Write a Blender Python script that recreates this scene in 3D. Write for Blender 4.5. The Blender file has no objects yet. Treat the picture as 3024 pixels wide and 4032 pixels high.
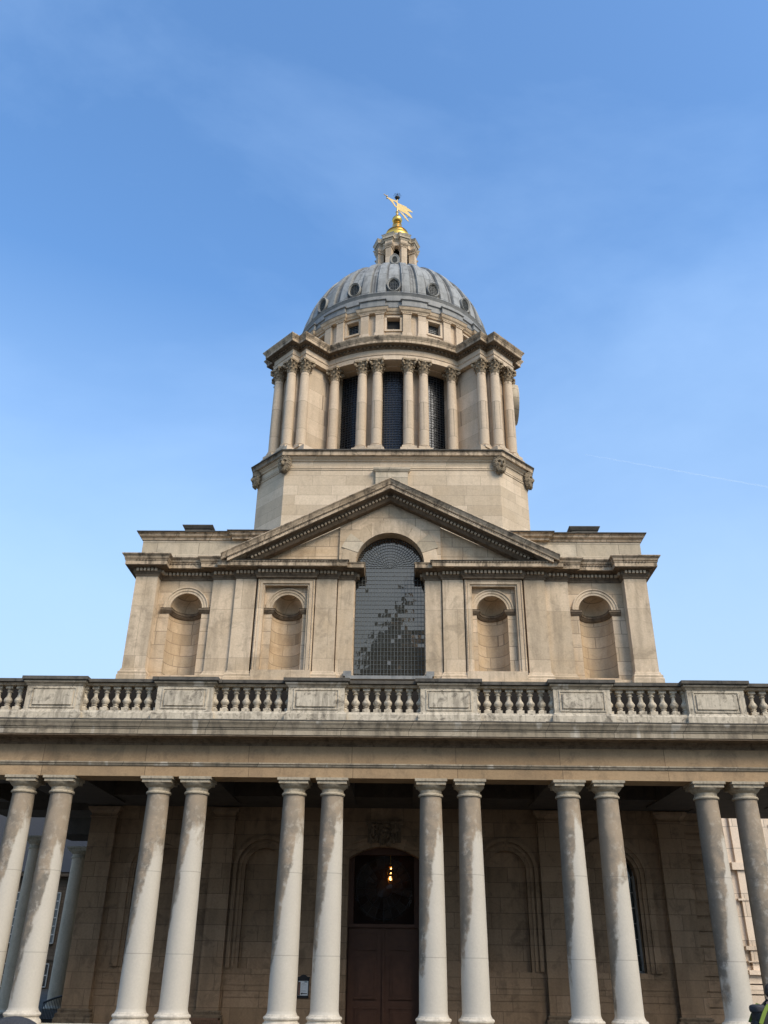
import bpy, bmesh, math, random
from mathutils import Matrix, Vector
from math import sin, cos, pi, radians, sqrt, atan2
random.seed(7)
S = bpy.context.scene
# ---------------------------------------------------------------- camera
PITCH, ROLL, YAW, EYE = 0.48344552, 0.01387942, 0.02238431, 1.75
cam = bpy.data.cameras.new("camera"); camo = bpy.data.objects.new("camera", cam); S.collection.objects.link(camo)
cam.sensor_fit = 'VERTICAL'; cam.sensor_height = 36.0; cam.sensor_width = 27.0; cam.lens = 3370.0/4032*36
cam.clip_start = 0.1; cam.clip_end = 20000
fw = Vector((0, cos(PITCH), sin(PITCH))); up = Vector((0, -sin(PITCH), cos(PITCH))); rt = Vector((1, 0, 0))
r2 = cos(ROLL)*rt+sin(ROLL)*up; u2 = -sin(ROLL)*rt+cos(ROLL)*up
Zr = Matrix.Rotation(YAW, 3, 'Z')
r2, u2, fw = Zr@r2, Zr@u2, Zr@fw
m = Matrix((r2, u2, -fw)).transposed().to_4x4(); m.translation = (0, 0, EYE)
camo.matrix_world = m; S.camera = camo
# ---------------------------------------------------------------- light
SUN_EL, SUN_ROT = radians(40), radians(140)
world = bpy.data.worlds.new("World"); S.world = world; world.use_nodes = True
wn, wl = world.node_tree.nodes, world.node_tree.links
bg = wn['Background']; sky = wn.new('ShaderNodeTexSky'); sky.sky_type = 'NISHITA'; sky.sun_disc = False
sky.sun_elevation = SUN_EL; sky.sun_rotation = SUN_ROT; sky.air_density = 1.0; sky.dust_density = 1.6; sky.ozone_density = 1.6; sky.altitude = 0
bg.inputs[1].default_value = 0.15
def wnode(t, **k):
    n = wn.new(t)
    for a, b in k.items(): setattr(n, a, b)
    return n
tc = wnode('ShaderNodeTexCoord')
mp = wnode('ShaderNodeMapping'); mp.inputs['Scale'].default_value = (1.0, 1.3, 2.0); mp.inputs['Rotation'].default_value = (0.25, 0.45, 0.3)
wl.new(tc.outputs['Generated'], mp.inputs[0])
nz = wnode('ShaderNodeTexNoise'); nz.inputs['Scale'].default_value = 1.6; nz.inputs['Detail'].default_value = 9; nz.inputs['Roughness'].default_value = 0.56; nz.inputs['Distortion'].default_value = 0.3
wl.new(mp.outputs[0], nz.inputs['Vector'])
rmp = wnode('ShaderNodeValToRGB'); rmp.color_ramp.elements[0].position = 0.42; rmp.color_ramp.elements[0].color = (0, 0, 0, 1); rmp.color_ramp.elements[1].position = 0.78; rmp.color_ramp.elements[1].color = (0.20, 0.20, 0.20, 1)
wl.new(nz.outputs[0], rmp.inputs[0])
mixc = wnode('ShaderNodeMix', data_type='RGBA')
hs = wnode('ShaderNodeHueSaturation'); hs.inputs['Saturation'].default_value = 1.15; hs.inputs['Value'].default_value = 1.0
wl.new(sky.outputs[0], hs.inputs['Color'])
wl.new(rmp.outputs[0], mixc.inputs['Factor']); wl.new(hs.outputs[0], mixc.inputs[6]); mixc.inputs[7].default_value = (3.6, 4.3, 5.6, 1)
tint = wnode('ShaderNodeMix', data_type='RGBA', blend_type='MULTIPLY'); tint.inputs['Factor'].default_value = 1; tint.inputs[7].default_value = (.86, .98, 1.03, 1)
wl.new(mixc.outputs[2], tint.inputs[6])
sepw = wnode('ShaderNodeSeparateXYZ'); wl.new(tc.outputs['Generated'], sepw.inputs[0])
hz = wnode('ShaderNodeMapRange'); hz.inputs['From Min'].default_value = 0.2; hz.inputs['From Max'].default_value = 0.66; hz.inputs['To Min'].default_value = 0.9; hz.inputs['To Max'].default_value = 0.0
wl.new(sepw.outputs[2], hz.inputs['Value'])
pale = wnode('ShaderNodeMix', data_type='RGBA'); wl.new(hz.outputs[0], pale.inputs['Factor']); wl.new(tint.outputs[2], pale.inputs[6]); pale.inputs[7].default_value = (1.75, 2.35, 3.1, 1)   # pale haze low in the air
wl.new(pale.outputs[2], bg.inputs[0])
sl = bpy.data.lights.new("sun", 'SUN'); sl.energy = 1.3; sl.angle = radians(26); sl.color = (1.0, 0.85, 0.65)
so = bpy.data.objects.new("sun", sl); S.collection.objects.link(so)
sd = Vector((cos(SUN_EL)*sin(SUN_ROT), cos(SUN_EL)*cos(SUN_ROT), sin(SUN_EL)))
so.rotation_euler = sd.to_track_quat('Z', 'Y').to_euler(); so.location = (30, -30, 30)
S.view_settings.view_transform = 'Standard'; S.view_settings.look = 'None'; S.view_settings.exposure = 1.08; S.view_settings.gamma = 1
S.cycles.max_bounces = 6; S.cycles.use_denoising = True
# ---------------------------------------------------------------- materials
def mat(name): 
    M = bpy.data.materials.new(name); M.use_nodes = True
    return M, M.node_tree.nodes, M.node_tree.links, M.node_tree.nodes['Principled BSDF']
def mth(n, l, op, a, b=None, clamp=False):
    x = n.new('ShaderNodeMath'); x.operation = op; x.use_clamp = clamp
    for i, v in enumerate((a, b)):
        if v is None: continue
        if isinstance(v, (int, float)): x.inputs[i].default_value = v
        else: l.new(v, x.inputs[i])
    return x.outputs[0]
def mixrgb(n, l, fac, a, b, mode='MIX'):
    x = n.new('ShaderNodeMix'); x.data_type = 'RGBA'; x.blend_type = mode
    for s, v in (('Factor', fac), (6, a), (7, b)):
        if isinstance(v, (int, float)): x.inputs[s].default_value = v
        elif isinstance(v, tuple): x.inputs[s].default_value = (*v, 1)
        else: l.new(v, x.inputs[s])
    return x.outputs[2]
def ramp(n, l, src, p0, p1, c0=(0, 0, 0), c1=(1, 1, 1)):
    x = n.new('ShaderNodeValToRGB'); e = x.color_ramp.elements
    e[0].position = p0; e[0].color = (*c0, 1); e[1].position = p1; e[1].color = (*c1, 1); l.new(src, x.inputs[0]); return x.outputs[0]
def noise(n, l, vec, scale, detail=4, rough=.55, dist=0., sc=None):
    if sc:
        mpn = n.new('ShaderNodeMapping'); mpn.inputs['Scale'].default_value = sc; l.new(vec, mpn.inputs[0]); vec = mpn.outputs[0]
    x = n.new('ShaderNodeTexNoise'); x.inputs['Scale'].default_value = scale; x.inputs['Detail'].default_value = detail
    x.inputs['Roughness'].default_value = rough; x.inputs['Distortion'].default_value = dist; l.new(vec, x.inputs['Vector']); return x.outputs[0]
def stone(name, col, warm, dark, bw=1.15, bh=.46, mortar=.014, jd=.45, blockvar=.14, warm_amt=.5, dark_amt=.5, streak=.3, cyl=None, rough=.85, off=(0, 0), coord='w', bump=.25, nscale=1., grooves=False, runs=0.):
    M, n, l, P = mat(name)
    g = n.new('ShaderNodeNewGeometry'); pos = g.outputs['Position']
    if coord == 'o':
        t = n.new('ShaderNodeTexCoord'); pos = t.outputs['Object']
    sx = n.new('ShaderNodeSeparateXYZ'); l.new(pos, sx.inputs[0])
    cb = n.new('ShaderNodeCombineXYZ')
    if cyl:
        a = mth(n, l, 'ARCTAN2', mth(n, l, 'SUBTRACT', sx.outputs[0], cyl[0]), mth(n, l, 'SUBTRACT', cyl[1], sx.outputs[1]))
        l.new(mth(n, l, 'MULTIPLY', a, cyl[2]), cb.inputs[0])
    else:
        l.new(mth(n, l, 'ADD', mth(n, l, 'ADD', sx.outputs[0], sx.outputs[1]), 50.3+off[0]), cb.inputs[0])
    l.new(mth(n, l, 'ADD', sx.outputs[2], off[1]), cb.inputs[1])
    wob = noise(n, l, pos, 3., 2)
    col_out = col
    c1 = tuple(c*(1+blockvar) for c in col); c2 = tuple(c*(1-blockvar*1.2) for c in (col[0], col[1]*.985, col[2]*.95))
    if bw:
        b = n.new('ShaderNodeTexBrick'); l.new(cb.outputs[0], b.inputs['Vector'])
        b.inputs['Scale'].default_value = 1; b.inputs['Brick Width'].default_value = bw; b.inputs['Row Height'].default_value = bh
        b.inputs['Mortar Size'].default_value = mortar; b.inputs['Mortar Smooth'].default_value = .3
        b.inputs['Color1'].default_value = (*c1, 1); b.inputs['Color2'].default_value = (*c2, 1)
        b.inputs['Mortar'].default_value = (*[c*jd for c in col], 1); b.offset = .42; b.squash = 1.25; b.squash_frequency = 3
        base = b.outputs[0]; fac = b.outputs['Fac']
    else:
        base = mixrgb(n, l, noise(n, l, pos, .8, 2), c1, c2); fac = None
    w1 = ramp(n, l, noise(n, l, pos, .55*nscale, 6, .6, .5), .45, .68)
    base = mixrgb(n, l, mth(n, l, 'MULTIPLY', w1, warm_amt), base, warm)
    st = ramp(n, l, noise(n, l, pos, 1.0*nscale, 6, .62, .3, (2.6, 2.6, .38)), .47, .66)
    base = mixrgb(n, l, mth(n, l, 'MULTIPLY', st, streak), base, dark)
    d1 = ramp(n, l, noise(n, l, pos, 1.7*nscale, 8, .68, .9), .51, .65)
    base = mixrgb(n, l, mth(n, l, 'MULTIPLY', d1, dark_amt), base, dark)
    if runs:         # pale rain-washed runs
        rn = ramp(n, l, noise(n, l, pos, 1.0, 3, .5, .0, (2.2, 2.2, .12)), .60, .66)
        base = mixrgb(n, l, mth(n, l, 'MULTIPLY', rn, runs), base, (.56, .50, .41))
    if grooves:      # rain-blackened gutters between the rolls
        t_ = mth(n, l, 'MULTIPLY', mth(n, l, 'DIVIDE', a, 2*pi/16), 1.); fr = mth(n, l, 'FRACT', mth(n, l, 'ADD', t_, 8.5))   # .5 on a window axis
        dd = mth(n, l, 'ABSOLUTE', mth(n, l, 'SUBTRACT', fr, .5)); gm = None
        for c_, w_ in ((.165, .045), (.43, .035), (.5, .06)):
            q_ = mth(n, l, 'SUBTRACT', 1., mth(n, l, 'DIVIDE', mth(n, l, 'ABSOLUTE', mth(n, l, 'SUBTRACT', dd, c_)), w_), True); gm = q_ if gm is None else mth(n, l, 'ADD', gm, q_)
        gn = ramp(n, l, noise(n, l, pos, 1.3, 5, .6, .2), .34, .50)
        base = mixrgb(n, l, mth(n, l, 'MULTIPLY', mth(n, l, 'MULTIPLY', gm, gn, True), .85), base, dark)
    fine = ramp(n, l, noise(n, l, pos, 16., 5, .7), .3, .7, (.88,)*3, (1.1,)*3)
    base = mixrgb(n, l, 1., base, fine, 'MULTIPLY')
    l.new(base, P.inputs['Base Color']); P.inputs['Roughness'].default_value = rough; P.inputs['Specular IOR Level'].default_value = .25
    bp = n.new('ShaderNodeBump'); bp.inputs['Strength'].default_value = bump; bp.inputs['Distance'].default_value = .03
    h = noise(n, l, pos, 7., 8, .7)
    if fac is not None: h = mth(n, l, 'SUBTRACT', h, mth(n, l, 'MULTIPLY', fac, 1.2))
    l.new(h, bp.inputs['Height']); l.new(bp.outputs[0], P.inputs['Normal'])
    return M
X0 = -0.416   # chapel axis
XC = -0.506   # colonnade axis
DY = 39.4     # dome centre depth
CREAM = (.575, .445, .31); OCHRE = (.47, .315, .17); SOOT = (.20, .16, .115)
M_ash = stone("ashlar_stone", CREAM, OCHRE, SOOT, bw=1.25, bh=.52, warm_amt=.55, dark_amt=.38, streak=.28)
M_oct = stone("pale_ashlar_stone", (.565, .45, .32), (.47, .34, .205), (.27, .21, .15), bw=1.5, bh=.50, mortar=.008, jd=.6, warm_amt=.3, dark_amt=.2, streak=.15)
M_attic = stone("weathered_attic_stone", (.50, .42, .31), (.44, .33, .20), (.22, .19, .145), bw=1.3, bh=.52, warm_amt=.3, dark_amt=.4, streak=.35)
M_drum = stone("drum_stone", (.57, .45, .325), (.52, .375, .22), (.30, .23, .16), bw=1.1, bh=.85, cyl=(X0, DY, 5.4), warm_amt=.3, dark_amt=.2, streak=.3, mortar=.006)
M_smooth = stone("smooth_cut_stone", (.575, .45, .315), (.46, .33, .195), (.20, .155, .105), bw=1.9, bh=1.9, warm_amt=.45, dark_amt=.42, streak=.42, mortar=.006)
M_ochre = stone("ochre_stained_stone", (.56, .425, .285), (.48, .315, .165), (.25, .16, .09), bw=.95, bh=.42, warm_amt=.6, dark_amt=.3, streak=.3)
M_corn = stone("cornice_stone", (.50, .385, .265), (.36, .25, .15), (.055, .042, .03), bw=1.4, bh=9, warm_amt=.4, dark_amt=.75, streak=.75, nscale=1.6)
M_sootshade = stone("sooty_shaded_moulding_stone", (.19, .14, .093), (.14, .095, .058), (.045, .034, .024), bw=None, warm_amt=.5, dark_amt=.6, streak=.5, nscale=2.2)  # soot colour, also painting in deeper shade under the cornices
M_cope = stone("black_crusted_coping", (.10, .09, .076), (.17, .145, .11), (.03, .027, .024), bw=1.6, bh=9, warm_amt=.5, dark_amt=.6, streak=.3, nscale=1.8)
M_frieze = stone("golden_frieze_stone", (.36, .25, .145), (.28, .18, .10), (.15, .11, .07), bw=2.3, bh=9, warm_amt=.5, dark_amt=.45, streak=.25, mortar=.012, off=(.4, 1))
M_ccorn = stone("grey_cornice_stone", (.36, .30, .22), (.33, .26, .175), (.12, .10, .075), bw=1.5, bh=9, warm_amt=.4, dark_amt=.55, streak=.65, nscale=1.5, runs=.7)
M_bal = stone("balustrade_stone", (.56, .485, .375), (.46, .38, .27), (.07, .058, .045), bw=None, warm_amt=.4, dark_amt=.7, streak=.5, nscale=2.6)
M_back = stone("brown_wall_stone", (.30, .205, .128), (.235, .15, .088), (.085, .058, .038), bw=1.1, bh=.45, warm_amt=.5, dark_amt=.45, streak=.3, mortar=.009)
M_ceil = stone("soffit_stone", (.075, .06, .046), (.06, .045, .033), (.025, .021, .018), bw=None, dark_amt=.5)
M_pave = stone("paving_stone", (.13, .108, .08), (.11, .09, .065), (.16, .15, .13), bw=.9, bh=.6, dark_amt=.3)
M_lead = stone("lead_sheet", (.30, .30, .285), (.345, .345, .33), (.075, .072, .068), bw=.85, bh=1.55, cyl=(X0, DY, 5.4), mortar=.022, jd=.45, blockvar=.10, warm_amt=.35, dark_amt=.35, streak=.5, rough=.75, grooves=True)
M_leadf = stone("lead_flashing", (.25, .245, .23), (.31, .30, .275), (.10, .105, .11), bw=None, warm_amt=.4, dark_amt=.45, streak=.4, rough=.55)
M_gapshade = stone("shade_black_parapet", (.018, .014, .011), (.014, .011, .008), (.008, .007, .006), bw=None)  # near-black colour stands in for the shade behind the balusters
M_oval = stone("pale_lead_frame", (.30, .29, .265), (.32, .30, .26), (.12, .11, .10), bw=None, dark_amt=.4)
M_head = stone("carved_head_stone", (.25, .195, .13), (.2, .15, .09), (.04, .032, .024), bw=None, dark_amt=.6, warm_amt=.5, nscale=3)
M_rear = stone("side_walk_column_stone", (.56, .46, .34), (.48, .38, .27), (.2, .16, .12), bw=None, dark_amt=.2, streak=.2)
def colmat(name, pale=(.545, .495, .415), brown=(.27, .205, .14), grey=(.15, .128, .10), z0=2.75, amp=1.):
    M, n, l, P = mat(name)
    t = n.new('ShaderNodeTexCoord'); pos = t.outputs['Object']; oi = n.new('ShaderNodeObjectInfo')
    rnd = oi.outputs['Random']
    s = n.new('ShaderNodeSeparateXYZ'); l.new(pos, s.inputs[0])
    va = n.new('ShaderNodeVectorMath'); va.operation = 'ADD'; l.new(pos, va.inputs[0])
    cb = n.new('ShaderNodeCombineXYZ'); l.new(mth(n, l, 'MULTIPLY', rnd, 37.), cb.inputs[0]); l.new(mth(n, l, 'MULTIPLY', rnd, 91.), cb.inputs[2]); l.new(cb.outputs[0], va.inputs[1])
    pv = va.outputs[0]
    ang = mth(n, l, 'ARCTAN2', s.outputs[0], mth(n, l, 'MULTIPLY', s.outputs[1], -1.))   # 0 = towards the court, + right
    n1 = noise(n, l, pv, 1.5, 6, .62, .4, (1, 1, .6)); n2 = noise(n, l, pv, 4.0, 6, .7, .3)
    wob = mth(n, l, 'ADD', mth(n, l, 'MULTIPLY', mth(n, l, 'SUBTRACT', n1, .5), 3.0), mth(n, l, 'MULTIPLY', mth(n, l, 'SUBTRACT', n2, .5), 1.1))
    zz = mth(n, l, 'ADD', s.outputs[2], mth(n, l, 'MULTIPLY', mth(n, l, 'SUBTRACT', rnd, .55), 1.1))
    # stained where high up, reaching further down on the left flank
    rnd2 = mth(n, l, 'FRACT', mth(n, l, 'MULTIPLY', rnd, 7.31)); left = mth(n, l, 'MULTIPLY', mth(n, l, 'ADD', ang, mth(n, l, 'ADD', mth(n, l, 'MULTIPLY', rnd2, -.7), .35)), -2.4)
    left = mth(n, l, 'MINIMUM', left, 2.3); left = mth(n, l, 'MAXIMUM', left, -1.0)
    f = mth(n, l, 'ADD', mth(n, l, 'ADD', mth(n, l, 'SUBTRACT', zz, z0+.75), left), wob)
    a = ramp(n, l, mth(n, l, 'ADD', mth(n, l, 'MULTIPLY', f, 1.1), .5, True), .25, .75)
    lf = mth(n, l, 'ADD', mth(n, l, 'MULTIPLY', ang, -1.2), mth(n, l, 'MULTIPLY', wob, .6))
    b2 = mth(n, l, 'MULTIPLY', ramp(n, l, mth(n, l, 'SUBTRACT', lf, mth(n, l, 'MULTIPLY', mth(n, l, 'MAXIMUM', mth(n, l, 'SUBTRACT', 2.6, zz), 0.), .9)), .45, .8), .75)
    base = mixrgb(n, l, noise(n, l, pv, 1.2, 5), pale, tuple(c*.86 for c in pale))
    stc = mixrgb(n, l, ramp(n, l, noise(n, l, pv, 2.3, 6, .65, .4), .40, .60), tuple(c*1.15 for c in brown), grey)
    stc = mixrgb(n, l, ramp(n, l, noise(n, l, pv, 5.5, 5, .65, .3), .52, .68, (0, 0, 0), (.6, .6, .6)), stc, pale)
    hi = mixrgb(n, l, ramp(n, l, mth(n, l, 'MULTIPLY', zz, .1), .40, .52, (0, 0, 0), (.6, .6, .6)), stc, tuple(c*1.15 for c in brown))
    base = mixrgb(n, l, mth(n, l, 'MULTIPLY', a, .9), base, hi)
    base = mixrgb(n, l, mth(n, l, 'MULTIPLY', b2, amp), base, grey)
    # horizontal joints between the drums of the shaft
    jj = None
    for zj in (1.85, 3.78):
        d = mth(n, l, 'ABSOLUTE', mth(n, l, 'SUBTRACT', s.outputs[2], zj)); d = mth(n, l, 'LESS_THAN', d, .009); jj = d if jj is None else mth(n, l, 'ADD', jj, d)
    base = mixrgb(n, l, mth(n, l, 'MULTIPLY', jj, .4), base, (.13, .11, .09))
    fine = ramp(n, l, noise(n, l, pv, 22., 4, .6), .3, .7, (.95,)*3, (1.04,)*3)
    base = mixrgb(n, l, 1., base, fine, 'MULTIPLY')
    l.new(base, P.inputs['Base Color']); P.inputs['Roughness'].default_value = .8; P.inputs['Specular IOR Level'].default_value = .25
    bp = n.new('ShaderNodeBump'); bp.inputs['Strength'].default_value = .2; bp.inputs['Distance'].default_value = .02; l.new(noise(n, l, pv, 9., 8, .7), bp.inputs['Height']); l.new(bp.outputs[0], P.inputs['Normal'])
    return M
M_col = colmat("rain_washed_column_stone")
M_cap = stone("column_capital_stone", (.43, .365, .27), (.34, .26, .17), (.13, .105, .08), bw=None, warm_amt=.5, dark_amt=.5, streak=.4, nscale=3, coord='o')
M_base = stone("column_base_stone", (.58, .52, .43), (.5, .45, .38), (.25, .22, .18), bw=None, warm_amt=.4, dark_amt=.45, streak=.3, nscale=3, coord='o')
M_dcol = stone("drum_column_stone", (.57, .45, .325), (.52, .385, .24), (.32, .25, .18), bw=5, bh=1.55, off=(0, .4), warm_amt=.35, dark_amt=.22, streak=.25, mortar=.012, coord='o')
M_dcap = stone("carved_capital_stone", (.34, .26, .17), (.30, .22, .13), (.10, .075, .05), bw=None, warm_amt=.5, dark_amt=.5, streak=.4, nscale=4, coord='o')
def simple(name, col, rough=.6, metal=0., spec=.5, var=.12, scale=6., bump=.0):
    M, n, l, P = mat(name)
    t = n.new('ShaderNodeTexCoord'); pos = t.outputs['Object']
    c = mixrgb(n, l, noise(n, l, pos, scale, 5), tuple(x*(1-var) for x in col), tuple(x*(1+var) for x in col))
    l.new(c, P.inputs['Base Color']); P.inputs['Roughness'].default_value = rough; P.inputs['Metallic'].default_value = metal; P.inputs['Specular IOR Level'].default_value = spec
    if bump:
        bp = n.new('ShaderNodeBump'); bp.inputs['Strength'].default_value = bump; bp.inputs['Distance'].default_value = .02; l.new(noise(n, l, pos, scale*3, 6), bp.inputs['Height']); l.new(bp.outputs[0], P.inputs['Normal'])
    return M
M_gold = simple("gilded_metal", (.80, .47, .10), .28, 1., .5, .15, 8, .15)
M_gdull = simple("weathered_gilt_sheet", (.62, .44, .17), .5, .5, .4, .25, 10, .1)
M_iron = simple("black_iron", (.015, .015, .016), .5, .2)
M_bar = simple("grey_glazing_bar", (.10, .106, .10), .7)
M_bar2 = simple("dark_glazing_bar", (.045, .045, .042), .7)
M_barw = simple("white_glazing_bar", (.28, .28, .26), .6)
M_door = simple("dark_brown_door_wood", (.085, .043, .028), .45, 0, .2, .3, 5)
M_wood = simple("weathered_bench_wood", (.16, .09, .055), .7, 0, .3, .3, 12)
M_skin = simple("skin", (.48, .27, .20), .55)
M_hair = simple("dark_brown_hair", (.022, .016, .012), .7, bump=.6, scale=40)
M_black = simple("black_cloth", (.012, .014, .017), .85, 0, .2, .3, 8, .3)
M_pack = simple("black_nylon", (.010, .011, .013), .6, 0, .35, .3, 8, .2)
M_grey = simple("dark_grey_knit", (.055, .055, .058), .9, 0, .15, .2, 30, .6)
M_lime = simple("lime_high_visibility_cloth", (.16, .23, .03), .8)
M_denim = simple("dark_denim", (.02, .024, .035), .85)
M_white = simple("white_paper", (.62, .66, .68), .6, var=.03)
M_ink = simple("black_ink", (.012, .012, .014), .6)
M_inkg = simple("grey_print", (.27, .29, .31), .6)
M_blue = simple("blue_grey_print", (.12, .2, .26), .6)
M_photo = simple("brown_printed_picture", (.16, .085, .06), .6, var=.8, scale=30)
M_slate = simple("roof_slate", (.05, .05, .052), .9, spec=.1)
M_void = simple("dark_interior", (.012, .011, .010), .9)
M_green = simple("green_copper_streak", (.12, .30, .17), .8)
def glassmat(name, base, refl, gcol, rough=.03, wav=0.):
    M = bpy.data.materials.new(name); M.use_nodes = True; n, l = M.node_tree.nodes, M.node_tree.links
    n.clear(); out = n.new('ShaderNodeOutputMaterial'); mx = n.new('ShaderNodeMixShader'); d = n.new('ShaderNodeBsdfDiffuse'); g = n.new('ShaderNodeBsdfGlossy')
    t = n.new('ShaderNodeTexCoord')
    c = mixrgb(n, l, noise(n, l, t.outputs['Object'], 1.1, 5), tuple(x*.7 for x in base), tuple(x*1.3 for x in base)); l.new(c, d.inputs[0])
    g.inputs[0].default_value = (*gcol, 1); g.inputs['Roughness'].default_value = rough; mx.inputs[0].default_value = refl
    if wav:
        bp = n.new('ShaderNodeBump'); bp.inputs['Strength'].default_value = wav; bp.inputs['Distance'].default_value = .01; l.new(noise(n, l, t.outputs['Object'], 3., 2), bp.inputs['Height']); l.new(bp.outputs[0], g.inputs['Normal'])
    l.new(d.outputs[0], mx.inputs[1]); l.new(g.outputs[0], mx.inputs[2]); l.new(mx.outputs[0], out.inputs[0]); return M
M_glass = glassmat("leaded_window_glass", (.012, .015, .016), .17, (.98, .74, .54), .02, .16)
M_dglass = glassmat("dark_drum_glass", (.008, .009, .013), .04, (.8, .85, .95), .25)
M_sash = glassmat("sash_glass", (.03, .032, .032), .08, (.8, .8, .8), .05)
M_clear = bpy.data.materials.new("old_clear_glass"); M_clear.use_nodes = True
_n, _l = M_clear.node_tree.nodes, M_clear.node_tree.links; _n.clear()
_o = _n.new('ShaderNodeOutputMaterial'); _t = _n.new('ShaderNodeBsdfTransparent'); _t.inputs[0].default_value = (.8, .8, .8, 1); _g = _n.new('ShaderNodeBsdfGlossy'); _g.inputs['Roughness'].default_value = .05
_d = _n.new('ShaderNodeBsdfDiffuse'); _d.inputs[0].default_value = (.02, .018, .016, 1); _m1 = _n.new('ShaderNodeMixShader'); _m1.inputs[0].default_value = .05; _m2 = _n.new('ShaderNodeMixShader'); _m2.inputs[0].default_value = .28
_l.new(_g.outputs[0], _m1.inputs[2]); _l.new(_d.outputs[0], _m1.inputs[1]); _l.new(_t.outputs[0], _m2.inputs[1]); _l.new(_m1.outputs[0], _m2.inputs[2]); _l.new(_m2.outputs[0], _o.inputs[0])
def emis(name, col, st):
    M = bpy.data.materials.new(name); M.use_nodes = True; P = M.node_tree.nodes['Principled BSDF']
    P.inputs['Base Color'].default_value = (*col, 1); P.inputs['Emission Color'].default_value = (*col, 1); P.inputs['Emission Strength'].default_value = st; return M
M_flame = emis("lit_lantern_bulb", (1., .50, .16), 9.)
M_trans, _n, _l, _P = mat("contrail_vapour"); _P.inputs['Base Color'].default_value = (.9, .9, .9, 1); _P.inputs["Alpha"].default_value = .09; _P.inputs['Roughness'].default_value = 1
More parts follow.
